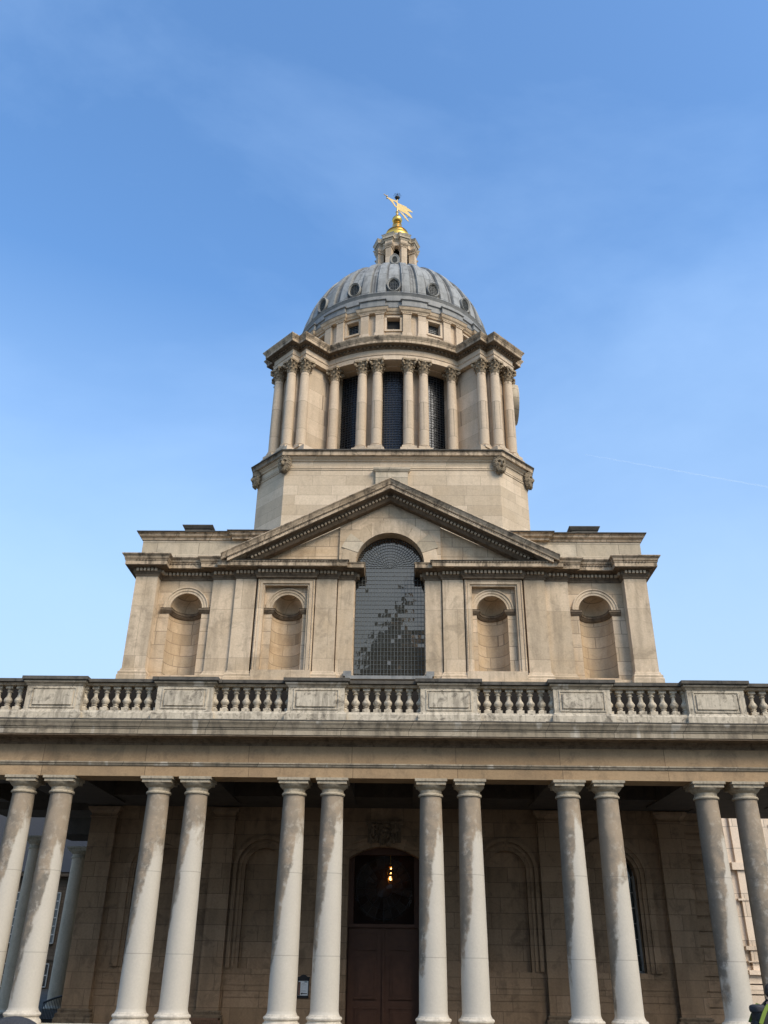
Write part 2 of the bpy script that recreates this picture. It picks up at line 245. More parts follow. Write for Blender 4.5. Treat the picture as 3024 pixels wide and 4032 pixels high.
# ---------------------------------------------------------------- mesh helpers
class MB:
    def __init__(s): s.v = []; s.f = []; s.sm = []
    def add(s, vs, fs, smooth=False, T=None):
        b = len(s.v)
        for p in vs:
            p = Vector(p)
            if T is not None: p = T@p
            s.v.append(tuple(p))
        for f in fs: s.f.append(tuple(b+i for i in f)); s.sm.append(smooth)
        return s
    def box(s, x0, x1, y0, y1, z0, z1, T=None):
        vs = [(x, y, z) for z in (z0, z1) for y in (y0, y1) for x in (x0, x1)]
        return s.add(vs, [(0, 2, 3, 1), (4, 5, 7, 6), (0, 1, 5, 4), (2, 6, 7, 3), (0, 4, 6, 2), (1, 3, 7, 5)], False, T)
    def prism(s, poly, axis, a, b, T=None, smooth=False):
        n = len(poly)
        def P(u, w, c): return (u, w, c) if axis == 'z' else ((u, c, w) if axis == 'y' else (c, u, w))
        vs = [P(u, w, a) for u, w in poly]+[P(u, w, b) for u, w in poly]
        fs = [tuple(range(n))[::-1], tuple(range(n, 2*n))]+[(i, (i+1) % n, n+(i+1) % n, n+i) for i in range(n)]
        return s.add(vs, fs, smooth, T)
    def lathe(s, prof, seg=24, c=(0, 0, 0), T=None, a0=0., a1=2*pi, smooth=True, rfun=None):
        full = abs(a1-a0-2*pi) < 1e-6; k = seg if full else seg+1; vs = []
        for i in range(k):
            a = a0+(a1-a0)*i/seg
            for r, z in prof:
                if rfun: r = rfun(r, a, z)
                vs.append((c[0]+r*sin(a), c[1]-r*cos(a), c[2]+z))
        n = len(prof); fs = []
        for i in range(seg):
            j = (i+1) % k
            for q in range(n-1): fs.append((i*n+q, j*n+q, j*n+q+1, i*n+q+1))
        return s.add(vs, fs, smooth, T)
    def tube(s, pts, r, seg=8, closed=False):
        P = [Vector(p) for p in pts]; n = len(P); vs = []
        for i, p in enumerate(P):
            d = (P[(i+1) % n]-P[i-1]) if closed else (P[min(i+1, n-1)]-P[max(i-1, 0)])
            d.normalize(); u = d.cross(Vector((0, 0, 1)))
            if u.length < 1e-3: u = d.cross(Vector((1, 0, 0)))
            u.normalize(); w = d.cross(u); rr = r[i] if isinstance(r, (list, tuple)) else r
            vs += [p+(u*cos(2*pi*k/seg)+w*sin(2*pi*k/seg))*rr for k in range(seg)]
        fs = [(i*seg+k, i*seg+(k+1) % seg, ((i+1) % n)*seg+(k+1) % seg, ((i+1) % n)*seg+k) for i in range(n if closed else n-1) for k in range(seg)]
        if not closed: fs += [tuple(range(seg))[::-1], tuple((n-1)*seg+k for k in range(seg))]
        return s.add(vs, fs, True)
    def ell(s, c, r, seg=16, rings=10, T=None, fn=None):
        vs = []
        for i in range(rings+1):
            t = pi*i/rings
            for k in range(seg):
                a = 2*pi*k/seg; d = Vector((sin(t)*cos(a), sin(t)*sin(a), cos(t)))
                q = fn(d) if fn else 1.
                vs.append((c[0]+r[0]*d.x*q, c[1]+r[1]*d.y*q, c[2]+r[2]*d.z*q))
        fs = [(i*seg+k, (i+1)*seg+k, (i+1)*seg+(k+1) % seg, i*seg+(k+1) % seg) for i in range(rings) for k in range(seg)]
        return s.add(vs, fs, True, T)
    def sweep(s, path, prof, closed=False, smooth=False):
        """profile of (outward offset, z) carried along a plan path; outward = right of travel"""
        n = len(path); N = []
        P = [Vector((p[0], p[1])) for p in path]
        def nrm(a, b):
            d = (b-a).normalized(); return Vector((d.y, -d.x))
        for i in range(n):
            if closed or 0 < i < n-1:
                a = nrm(P[i-1], P[i]); b = nrm(P[i], P[(i+1) % n]); m_ = a+b
                if m_.length < 1e-4: m_ = a
                m_.normalize(); N.append(m_/max(m_.dot(a), .35))
            else: N.append(nrm(P[0], P[1]) if i == 0 else nrm(P[-2], P[-1]))
        k = len(prof); vs = [(P[i].x+N[i].x*o, P[i].y+N[i].y*o, z) for i in range(n) for o, z in prof]
        fs = [(i*k+j, ((i+1) % n)*k+j, ((i+1) % n)*k+(j+1) % k, i*k+(j+1) % k) for i in range(n if closed else n-1) for j in range(k)]
        if not closed: fs += [tuple(range(k))[::-1], tuple((n-1)*k+j for j in range(k))]
        return s.add(vs, fs, smooth)
    def dentils(s, path, o0, o1, z0, z1, w, pitch, closed=False):
        n = len(path)
        for i in range(n if closed else n-1):
            a = Vector(path[i]).to_2d(); b = Vector(path[(i+1) % n]).to_2d(); L = (b-a).length
            if L < .12: continue
            d = (b-a)/L; nn = Vector((d.y, -d.x)); c = max(1, round(L/pitch)); 
            for q in range(c):
                m0 = a+d*(L*(q+.5)/c); 
                T = Matrix(((d.x, nn.x, 0, m0.x), (d.y, nn.y, 0, m0.y), (0, 0, 1, 0), (0, 0, 0, 1)))
                s.box(-w/2, w/2, o0, o1, z0, z1, T)
        return s
def obj(name, mb, material, parent=None, loc=None, rot=0., world=True):
    """mesh data given in world coordinates unless loc is passed (then local)"""
    me = bpy.data.meshes.new(name); me.from_pydata(mb.v, [], mb.f); me.validate()
    if len(me.polygons) == len(mb.sm): me.polygons.foreach_set('use_smooth', mb.sm)
    bm = bmesh.new(); bm.from_mesh(me); bmesh.ops.remove_doubles(bm, verts=bm.verts, dist=1e-5); bmesh.ops.recalc_face_normals(bm, faces=bm.faces); bm.to_mesh(me); bm.free()
    if any(mb.sm): me.set_sharp_from_angle(angle=radians(38))
    me.materials.append(material)
    o = bpy.data.objects.new(name, me); S.collection.objects.link(o)
    L = Matrix.Translation(loc)@Matrix.Rotation(rot, 4, 'Z') if loc is not None else Matrix.Identity(4)
    setp(o, parent, L); return o
W = {}
def setp(o, parent, L):
    W[o.name] = L; o.parent = parent
    if parent is not None: o.matrix_parent_inverse = W[parent.name].inverted()
    o.matrix_basis = L
def inst(src, parent, loc, rot=0.):
    c = src.copy(); S.collection.objects.link(c); L = Matrix.Translation(loc)@Matrix.Rotation(rot, 4, 'Z'); setp(c, parent, L); return c
def empty(name, loc, label, cat, group=None):
    e = bpy.data.objects.new(name, None); S.collection.objects.link(e); setp(e, None, Matrix.Translation(loc)); e.empty_display_size = .5
    e['label'] = label; e['category'] = cat
    if group: e['group'] = group
    return e
def tag(o, label, cat, group=None):
    o['label'] = label; o['category'] = cat
    if group: o['group'] = group
    return o
def arch_pts(cx, zs, r, n=24, rz=None):
    rz = rz or r
    return [(cx-r*cos(pi*i/n), zs+rz*sin(pi*i/n)) for i in range(n+1)]
def arched_wall(mb, x0, x1, z0, z1, y0, y1, cx, hw, zb, zs, n=24, rz=None):
    """slab between y0 (front) and y1 with one round-headed opening"""
    rz = rz or hw
    A = arch_pts(cx, zs, hw, n, rz)
    mb.box(x0, cx-hw, y0, y1, z0, z1); mb.box(cx+hw, x1, y0, y1, z0, z1)
    if zb > z0: mb.box(cx-hw, cx+hw, y0, y1, z0, zb)
    for (a, za), (b, zb_) in zip(A[:-1], A[1:]):
        vs = [(a, y0, za), (b, y0, zb_), (b, y0, z1), (a, y0, z1), (a, y1, za), (b, y1, zb_), (b, y1, z1), (a, y1, z1)]
        mb.add(vs, [(0, 1, 2, 3), (5, 4, 7, 6), (0, 4, 5, 1), (3, 2, 6, 7)])
def arch_band(mb, cx, zs, prof, n=28, y=0., rzk=1.):
    """archivolt: profile of (radius, y) swept round a half circle"""
    k = len(prof); vs = []
    for i in range(n+1):
        a = pi*i/n
        for r, yy in prof: vs.append((cx-r*cos(a), yy+y, zs+r*sin(a)*rzk))
    fs = [(i*k+j, (i+1)*k+j, (i+1)*k+(j+1) % k, i*k+(j+1) % k) for i in range(n) for j in range(k)]
    fs += [tuple(range(k)), tuple(n*k+j for j in range(k))[::-1]]
    mb.add(vs, fs, False)
# ================================================================ SETTING
g = MB(); g.add([(-400, -300, 0), (400, -300, 0), (400, 24.0, 0), (-400, 24.0, 0)], [(0, 1, 2, 3)])
g.add([(-400, 31, 0), (-400, 700, 0), (400, 700, 0), (400, 31, 0)], [(0, 3, 2, 1)])
o = obj("ground", g, M_pave); o['kind'] = 'structure'
# ================================================================ DOMED CHAPEL
chapel = empty("domed_chapel", (X0, 30, 0), "cream stone chapel with a grey lead dome, columned drum and pediment rising behind the colonnade", "building")
WY = 29.75    # pilaster face plane
wall = MB()
zt = 15.05
for sgn in (-1, 1):
    def seg(a, b):
        a, b = X0+sgn*a, X0+sgn*b; return min(a, b), max(a, b)
    a, b = seg(9.45, 6.6); arched_wall(wall, a, b, 7.0, zt, 30.0, 30.8, X0+sgn*7.64, .61, 10.82, 13.38)
    a, b = seg(6.6, 4.85); wall.box(a, b, 30.0, 30.8, 7.0, zt)
    a, b = seg(4.85, 2.9); arched_wall(wall, a, b, 7.0, zt, 29.95, 30.8, X0+sgn*3.81, .57, 10.95, 13.36)
    a, b = seg(2.9, 1.95); wall.box(a, b, 30.0, 30.8, 7.0, zt)
wall.box(X0-9.45, X0+9.45, 30.81, 48.9, 7.0, zt)
obj("wall", wall, M_ash, chapel)
# central bay with the tall window opening, carried up into the tympanum
cb = MB(); arched_wall(cb, X0-1.95, X0+1.95, 7.0, 15.2, 29.9, 30.8, X0, 1.31, 10.68, 15.2, n=2)
cb2 = MB()
cb2.box(X0-1.95, X0-1.31, 29.9, 30.8, 7.0, 15.2); cb2.box(X0+1.31, X0+1.95, 29.9, 30.8, 7.0, 15.2); cb2.box(X0-1.31, X0+1.31, 29.9, 30.8, 7.0, 10.68)
zt1 = 17.80-.516*1.95
A = arch_pts(X0, 15.2, 1.31, 32)
tc_ = lambda x: 17.80-.516*abs(x-X0)
for (a, za), (b, zb) in zip(A[:-1], A[1:]):
    vs = [(a, 29.86, za), (b, 29.86, zb), (b, 29.86, tc_(b)), (a, 29.86, tc_(a)), (a, 30.8, za), (b, 30.8, zb), (b, 30.8, tc_(b)), (a, 30.8, tc_(a))]
    cb2.add(vs, [(0, 1, 2, 3), (5, 4, 7, 6), (0, 4, 5, 1), (3, 2, 6, 7)])
for s_ in (-1, 1):
    x_a, x_b = X0+s_*1.31, X0+s_*1.95
    cb2.prism([(x_a, 15.2), (x_b, 15.2), (x_b, tc_(x_b)), (x_a, tc_(x_a))], 'y', 29.86, 30.8)
obj("window_wall", cb2, M_ash, chapel)
for s_ in (-1, 1):
    tym = MB(); tym.prism([(X0+s_*1.95, 15.0), (X0+s_*5.5, 15.0), (X0+s_*5.5, tc_(X0+5.5)+.05), (X0+s_*1.95, tc_(X0+1.95))], 'y', 29.96, 30.8)
    obj("tympanum", tym, M_ochre, chapel)
# ring of voussoirs round the window head
for i in range(9):
    vb = MB(); a0, a1 = pi*i/9+.002, pi*(i+1)/9-.002; q = 6; ro = 1.98 if i in (1, 7) else 1.86
    pts = [(X0-1.312*cos(a0+(a1-a0)*k/q), 15.2+1.312*sin(a0+(a1-a0)*k/q)) for k in range(q+1)]+[(X0-ro*cos(a1-(a1-a0)*k/q), 15.2+ro*sin(a1-(a1-a0)*k/q)) for k in range(q+1)]
    vb.prism(pts, 'y', 29.835 if i not in (1, 7) else 29.82, 29.87)
    obj("voussoir", vb, M_attic if i in (1, 7) else M_smooth, chapel)
# pilasters
def pilaster(x0, x1, yf, yb, z0=10.5, z1=14.52, name="pilaster", mt=M_smooth):
    p = MB(); p.box(x0, x1, yf, yb, z0+.42, z1)
    o = obj(name, p, mt, chapel)
    b = MB(); pr = [(-.05, z0), (.12, z0), (.12, z0+.16), (.09, z0+.2), (.10, z0+.27), (.045, z0+.33), (.03, z0+.40), (0, z0+.42), (-.05, z0+.42)]
    b.sweep([(x0, yb), (x0, yf), (x1, yf), (x1, yb)], pr); b.box(x0+.01, x1-.01, yf+.01, yb, z0, z0+.41)
    obj("base", b, M_smooth, o); return o
for sgn in (-1, 1):
    for a, b, yf, yb in ((9.56, 8.73, 29.55, 30.8), (6.69, 5.82, 29.86, 30.0), (5.80, 5.03, 29.74, 30.0), (2.76, 1.98, 29.74, 30.0), (1.94, 1.335, 29.83, 29.9)):
        x0, x1 = sorted((X0+sgn*a, X0+sgn*b))
        pilaster(x0, x1, yf, yb)
pl = MB()
for sgn in (-1, 1):
    x0, x1 = sorted((X0+sgn*9.75, X0+sgn*1.34)); pl.box(x0, x1, 29.44, 29.99, 7.0, 10.5)
    x0, x1 = sorted((X0+sgn*4.95, X0+sgn*2.80)); pl.box(x0, x1, 29.62, 29.94, 10.5, 10.93)
    x0, x1 = sorted((X0+sgn*8.7, X0+sgn*6.73)); pl.box(x0, x1, 29.72, 29.99, 10.5, 10.68)
obj("plinth", pl, M_smooth, chapel)
# niches
def niche(cx, hw, zb, zs, yf, deep):
    m_ = MB(); n = 18; vs = []; rows = [zb, zs-.16]
    for z in rows:
        for i in range(n+1):
            a = pi*i/n; vs.append((cx-hw*cos(a), yf+.02+hw*deep*sin(a), z))
    fs = [(i, i+1, n+1+i+1, n+1+i) for i in range(n)]+[tuple(range(n+1))[::-1]]
    m_.add(vs, fs, True)
    k = 9; vs = []
    for j in range(k+1):
        e = pi/2*j/k
        for i in range(n+1):
            a = pi*i/n; vs.append((cx-hw*cos(a)*cos(e), yf+.02+hw*deep*sin(a)*cos(e), zs+hw*sin(e)))
    vs2 = [(cx-hw*cos(pi*i/n), yf+.02+hw*deep*sin(pi*i/n), zs-.17) for i in range(n+1)]
    m_.add(vs2+vs, [(j*(n+1)+i, j*(n+1)+i+1, (j+1)*(n+1)+i+1, (j+1)*(n+1)+i) for j in range(k+1) for i in range(n)], True)
    o = obj("niche", m_, M_ochre, chapel)
    # archivolt
    b = MB(); arch_band(b, cx, zs, [(hw-.005, yf+.06), (hw-.005, yf-.03), (hw+.08, yf-.03), (hw+.09, yf-.055), (hw+.17, yf-.055), (hw+.19, yf-.09), (hw+.235, yf-.09), (hw+.25, yf+.06)])
    obj("archivolt", b, M_smooth, o)
    # impost band running round inside the niche
    c = MB(); path = [(cx-hw-.3, yf)]+[(cx-hw*cos(pi*i/14)*.985, yf+.02+hw*deep*sin(pi*i/14)*.985-.0) for i in range(15)]+[(cx+hw+.3, yf)]
    path[0] = (cx-hw-.33, yf); path[-1] = (cx+hw+.33, yf)
    c.sweep(path, [(-.03, zs-.20), (.03, zs-.20), (.09, zs-.12), (.08, zs-.10), (.11, zs-.085), (.115, zs-.01), (.13, zs), (-.03, zs)])
    obj("impost", c, M_sootshade if deep > 1.2 else M_corn, o)
    return o
for sgn in (-1, 1):
    niche(X0+sgn*7.64, .61, 10.82, 13.38, 30.0, 1.22)
    niche(X0+sgn*3.81, .57, 10.95, 13.36, 29.95, 1.25)
    # carved square frame round the inner niche
    f = MB(); cx = X0+sgn*3.88; hw = 1.08
    def fr(prof):
        k = len(prof); pth = [(-1, 0, 10.93), (-1, 1, 14.5), (1, 1, 14.5), (1, 0, 10.93)]; vs = []
        for sx_, top, z in pth:
            for o_, y in prof: vs.append((cx+sx_*(hw-o_), y, z-o_ if top else z))
        f.add(vs, [(i*k+j, (i+1)*k+j, (i+1)*k+(j+1) % k, i*k+(j+1) % k) for i in range(3) for j in range(k)]+[tuple(range(k)), tuple(3*k+j for j in range(k))[::-1]])
    fr([(0, 29.96), (0, 29.72), (.05, 29.66), (.09, 29.70), (.11, 29.68), (.2, 29.68), (.21, 29.73), (.27, 29.73), (.28, 29.96)])
    # small carved leaf row
    for k in range(52):
        z = 11.0+k*.066
        for s2 in (-1, 1): f.ell((cx+s2*(hw-.035), 29.69, z), (.03, .022, .028), 6, 4)
    for k in range(30): f.ell((cx-hw+.06+k*.067, 29.69, 14.46), (.028, .022, .03), 6, 4)
    obj("niche_frame", f, M_smooth, chapel)
# entablature
for sgn in (-1, 1):
    s = sgn
    path = [(9.56, 48.9), (9.56, 29.55), (8.73, 29.55), (8.73, 30.0), (6.69, 30.0), (6.69, 29.86), (5.81, 29.86), (5.81, 29.74), (4.98, 29.74), (4.98, 29.62), (2.78, 29.62), (2.78, 29.74), (1.96, 29.74), (1.96, 29.83), (1.33, 29.83), (1.33, 30.25)]
    cor = [(9.56, 48.9), (9.56, 29.55), (8.73, 29.55), (8.73, 29.93), (6.75, 29.93), (6.75, 29.80), (6.1, 29.80), (6.1, 29.62), (1.96, 29.62), (1.96, 29.78), (1.33, 29.78), (1.33, 30.25)]
    def pp(L): 
        q = [(X0+s*x, y) for x, y in L]
        return q if s < 0 else q[::-1]
    bed = MB(); bed.sweep(pp(path), [(-.08, 14.5), (.03, 14.5), (.04, 14.56), (.09, 14.62), (.10, 14.65), (.10, 14.78), (.20, 14.79), (.22, 14.81), (.355, 14.815), (.355, 14.838), (-.08, 14.838)])  # outer lip covers the corona soffit: soot and painted shade together
    obj("bed_moulding", bed, M_sootshade, chapel)
    dn = MB(); dn.dentils(pp(path)[(1 if s < 0 else 0):], .10, .175, 14.665, 14.77, .085, .145)
    obj("dentil_course", dn, M_smooth, chapel)
    co = MB(); co.sweep(pp(cor), [(-.06, 14.84), (.37, 14.84), (.37, 14.98), (.39, 15.0), (.41, 15.045), (-.06, 15.07)])
    obj("corona", co, M_corn, chapel)
    # egg and dart row + cyma only where the pediment does not spring
    cy = MB(); cyp = [(9.56, 48.9), (9.56, 29.55), (8.73, 29.55), (8.73, 29.93), (6.75, 29.93), (6.75, 29.80), (6.28, 29.80)]
    cy.sweep(pp(cyp), [(-.06, 15.071), (.41, 15.071), (.42, 15.1), (.435, 15.15), (.49, 15.2), (.51, 15.235), (.49, 15.26), (-.06, 15.29)])
    obj("cyma", cy, M_corn, chapel)
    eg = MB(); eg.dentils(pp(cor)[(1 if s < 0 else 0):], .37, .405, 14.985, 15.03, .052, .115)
    obj("carved_row", eg, M_sootshade, chapel)
    cp = MB(); cp.sweep(pp(cor[7:10]), [(-.1, 15.075), (.43, 15.05), (.44, 15.065), (-.1, 15.12)]); obj("coping", cp, M_cope, chapel)
# pediment rakes
TH = math.atan(.516)
rake_prof = [(0, 29.9), (0, 29.60), (.05, 29.55), (.09, 29.51), (.11, 29.50), (.20, 29.50), (.21, 29.42), (.25, 29.40), (.27, 29.36), (.27, 29.12), (.40, 29.12), (.42, 29.09), (.47, 29.07), (.55, 29.02), (.60, 28.97), (.62, 28.98), (.62, 29.9)]
def rake(prof, name, mt, x_end=6.32, dots=None):
    m_ = MB(); k = len(prof); vs = []
    zb = 17.80
    for s_ in (-1, 0, 1):
        for n_, y in prof:
            if s_ == 0: vs.append((X0, y, zb+n_/cos(TH)))
            else:
                x = x_end
                vs.append((X0+s_*x, y, zb-.516*x+n_/cos(TH)))
    m_.add(vs, [(i*k+j, (i+1)*k+j, (i+1)*k+(j+1) % k, i*k+(j+1) % k) for i in range(2) for j in range(k)]+[tuple(range(k)), tuple(2*k+j for j in range(k))[::-1]])
    return obj(name, m_, mt, chapel)
rake([p for p in rake_prof if p[0] < .27]+[(.255, 29.14), (.27, 29.14), (.27, 29.9)], "raking_bed_moulding", M_sootshade, 5.4)
rake([(.272, 29.9), (.272, 29.12), (.40, 29.12), (.42, 29.09), (.42, 29.9)], "raking_corona", M_corn, 6.1)
rake([(.425, 29.9), (.425, 29.085), (.47, 29.07), (.55, 29.02), (.60, 28.97), (.625, 28.98), (.66, 29.9)], "raking_cyma", M_corn, 6.33)
for s_ in (-1, 1):
    dm = MB(); em = MB()
    L = 5.2/cos(TH); c = int(L/.145)
    for q in range(c):
        d = (q+.6)*L/c; x = d*cos(TH); z = 17.80-x*.516
        T = Matrix.Translation((X0+s_*x, 0, z))@Matrix.Rotation(s_*TH, 4, 'Y')
        dm.box(-.042, .042, 29.42, 29.50, .115, .195, T)
    L = 6.15/cos(TH); c = int(L/.085)
    for q in range(c):
        d = (q+.6)*L/c; x = d*cos(TH); z = 17.80-x*.516
        T = Matrix.Translation((X0+s_*x, 0, z))@Matrix.Rotation(s_*TH, 4, 'Y')
        em.box(-.022, .022, 29.075, 29.10, .385, .425, T)
    obj("raking_dentils", dm, M_smooth, chapel); obj("raking_carved_row", em, M_sootshade, chapel)
# the big window
def fan_window():
    yg = 30.32; bars = MB(); gl = MB(); t = .010
    rnd = random.Random(3)
    nx, nzr = 21, 27; x0, x1, z0, z1 = X0-1.31, X0+1.31, 10.68, 15.2
    cw, chh = (x1-x0)/nx, (z1-z0)/nzr
    for j in range(nzr):
        rt_ = (rnd.gauss(0, .004), rnd.gauss(0, .006))
        for i in range(nx):
            cx, cz = x0+(i+.5)*cw, z0+(j+.5)*chh
            tx, tz = rt_[0]+rnd.gauss(0, .003), rt_[1]+rnd.gauss(0, .003)
            if rnd.random() < .06: tx += rnd.gauss(0, .04); tz += rnd.gauss(0, .04)
            q = [(-cw/2, -chh/2), (cw/2, -chh/2), (cw/2, chh/2), (-cw/2, chh/2)]
            gl.add([(cx+a, yg+a*tx+b*tz, cz+b) for a, b in q], [(0, 1, 2, 3)])
    for i in range(nx+1): bars.box(x0+i*cw-.007, x0+i*cw+.007, yg-.028, yg-.012, z0, z1)
    for j in range(nzr+1): bars.box(x0, x1, yg-.019, yg-.010, z0+j*chh-t/2, z0+j*chh+t/2)
    # fan head
    rings = [.0, .16, .27, .38, .5, .62, .74, .86, .98, 1.1, 1.22, 1.34]; cnt = [6, 10, 12, 14, 20, 22, 24, 30, 34, 38, 40]
    for k in range(len(rings)-1):
        r0, r1 = rings[k], rings[k+1]; c = cnt[k]
        for i in range(c):
            a0, a1 = pi*i/c, pi*(i+1)/c; tx, tz = rnd.gauss(0, .012), rnd.gauss(0, .012)
            if rnd.random() < .07: tx += rnd.gauss(0, .07); tz += rnd.gauss(0, .07)
            mx_, mz_ = (r0+r1)/2*cos((a0+a1)/2), (r0+r1)/2*sin((a0+a1)/2)
            P4 = [(r0*cos(a0), r0*sin(a0)), (r1*cos(a0), r1*sin(a0)), (r1*cos(a1), r1*sin(a1)), (r0*cos(a1), r0*sin(a1))]
            if k == 0: P4 = P4[1:] if r0 == 0 else P4
            gl.add([(X0-a, yg+(a-mx_)*tx+(b-mz_)*tz, 15.2+b) for a, b in P4], [tuple(range(len(P4)))])
            bars.add([(X0-r*cos(a0)+dx*sin(a0), yy, 15.2+r*sin(a0)+dx*cos(a0)) for yy in (yg-.03, yg-.012) for r, dx in ((r0, -t/2), (r1, -t/2), (r1, t/2), (r0, t/2))], [(0, 1, 2, 3), (7, 6, 5, 4), (0, 4, 5, 1), (2, 6, 7, 3)])
        arch_band(bars, X0, 15.2, [(r1-t/2, yg-.022), (r1+t/2, yg-.022), (r1+t/2, yg-.01), (r1-t/2, yg-.01)], 40)
    w = obj("great_window", gl, M_glass, chapel); obj("glazing_bars", bars, M_bar, w)
    sl_ = MB(); sl_.box(X0-1.55, X0+1.55, 29.55, 29.86, 10.60, 10.72); sl_.box(X0-1.62, X0-1.34, 29.6, 29.9, 10.72, 10.9); sl_.box(X0+1.34, X0+1.62, 29.6, 29.9, 10.72, 10.9)
    obj("sill", sl_, M_leadf, w)
fan_window()
v = MB(); v.box(X0-1.6, X0+1.6, 30.5, 30.79, 10.5, 16.6); obj("window_backing", v, M_void, chapel)
# attic
at = MB(); at.box(X0-9.65, X0-5.5, 30.0, 30.85, 15.07, 16.3); at.box(X0+5.5, X0+9.65, 30.0, 30.85, 15.07, 16.3); at.box(X0-9.65, X0+9.65, 30.851, 48.8, 15.07, 16.3); obj("attic_wall", at, M_attic, chapel)
at = MB()
for pth_ in ([(X0-9.65, 48.8), (X0-9.65, 30.0), (X0-5.5, 30.0)], [(X0+5.5, 30.0), (X0+9.65, 30.0), (X0+9.65, 48.8)]): at.sweep(pth_, [(-.05, 15.07), (.1, 15.07), (.1, 15.55), (.07, 15.58), (-.05, 15.58)])
obj("attic_plinth", at, M_attic, chapel)
at = MB()
for pth_ in ([(X0-9.65, 48.8), (X0-9.65, 30.0), (X0-6.1, 30.0), (X0-6.1, 29.88), (X0-3.4, 29.88)], [(X0+3.4, 29.88), (X0+6.1, 29.88), (X0+6.1, 30.0), (X0+9.65, 30.0), (X0+9.65, 48.8)]): at.sweep(pth_, [(-.15, 16.22), (.04, 16.22), (.05, 16.3), (.14, 16.36), (.16, 16.44), (.22, 16.47), (-.15, 16.5)])
obj("attic_cornice", at, M_corn, chapel)
at = MB()
for pth_ in ([(X0-9.65, 48.8), (X0-9.65, 30.0), (X0-6.1, 30.0), (X0-6.1, 29.88), (X0-3.4, 29.88)], [(X0+3.4, 29.88), (X0+6.1, 29.88), (X0+6.1, 30.0), (X0+9.65, 30.0), (X0+9.65, 48.8)]): at.sweep(pth_, [(-.3, 16.505), (.21, 16.475), (.24, 16.50), (.24, 16.53), (-.3, 16.56)])
at.box(X0-6.0, X0-3.5, 29.95, 30.6, 16.5, 16.62); at.box(X0+3.5, X0+6.0, 29.95, 30.6, 16.5, 16.62)
obj("coping", at, M_cope, chapel)
at = MB(); at.box(X0-9.5, X0+9.5, 30.86, 48.7, 16.3, 16.48); obj("roof", at, M_leadf, chapel)
for s_ in (-1, 1):
    b = MB(); b.box(X0+s_*7.56-.5, X0+s_*7.56+.5, 29.95, 30.9, 16.5, 16.78)
    b.sweep([(X0+s_*7.56-.5, 30.9), (X0+s_*7.56-.5, 29.95), (X0+s_*7.56+.5, 29.95), (X0+s_*7.56+.5, 30.9)], [(-.1, 16.7), (.03, 16.7), (.09, 16.8), (.1, 16.84), (-.1, 16.86)])
    obj("attic_block", b, M_cope, chapel)
# octagonal tower base
def octo(h, c):    # half width, chamfer
    return [(X0-h+c, DY-h), (X0+h-c, DY-h), (X0+h, DY-h+c), (X0+h, DY+h-c), (X0+h-c, DY+h), (X0-h+c, DY+h), (X0-h, DY+h-c), (X0-h, DY-h+c)]
oc = octo(6.24, 1.42)
b = MB(); b.prism(oc, 'z', 16.0, 21.9); obj("octagonal_base", b, M_oct, chapel)
b = MB(); b.sweep(oc, [(-.1, 21.28), (.03, 21.28), (.03, 21.34), (.055, 21.36), (-.1, 21.38)], True)
b.sweep(oc, [(-.1, 21.72), (.05, 21.72), (.07, 21.78), (.16, 21.84), (.18, 21.9), (-.1, 21.9)], True)
obj("string_course", b, M_oct, chapel)
b = MB(); b.sweep(oc, [(-.4, 21.903), (.29, 21.903), (.29, 22.08), (.33, 22.10), (-.4, 22.1)], True); obj("octagon_cornice", b, M_corn, chapel)
b = MB(); b.sweep(oc, [(-.6, 22.103), (.34, 22.103), (.37, 22.13), (.37, 22.17), (-.6, 22.25)], True); b.prism(octo(5.8, 1.3), 'z', 22.1, 22.27); obj("coping", b, M_cope, chapel)
b = MB(); b.box(X0-.72, X0+.72, DY-6.42, DY-6.2, 18, 21.2); b.sweep([(X0-.72, DY-6.2), (X0-.72, DY-6.42), (X0+.72, DY-6.42), (X0+.72, DY-6.2)], [(-.02, 21.1), (.03, 21.1), (.1, 21.2), (.11, 21.27), (-.02, 21.28)])
obj("chimney_block", b, M_attic, chapel)
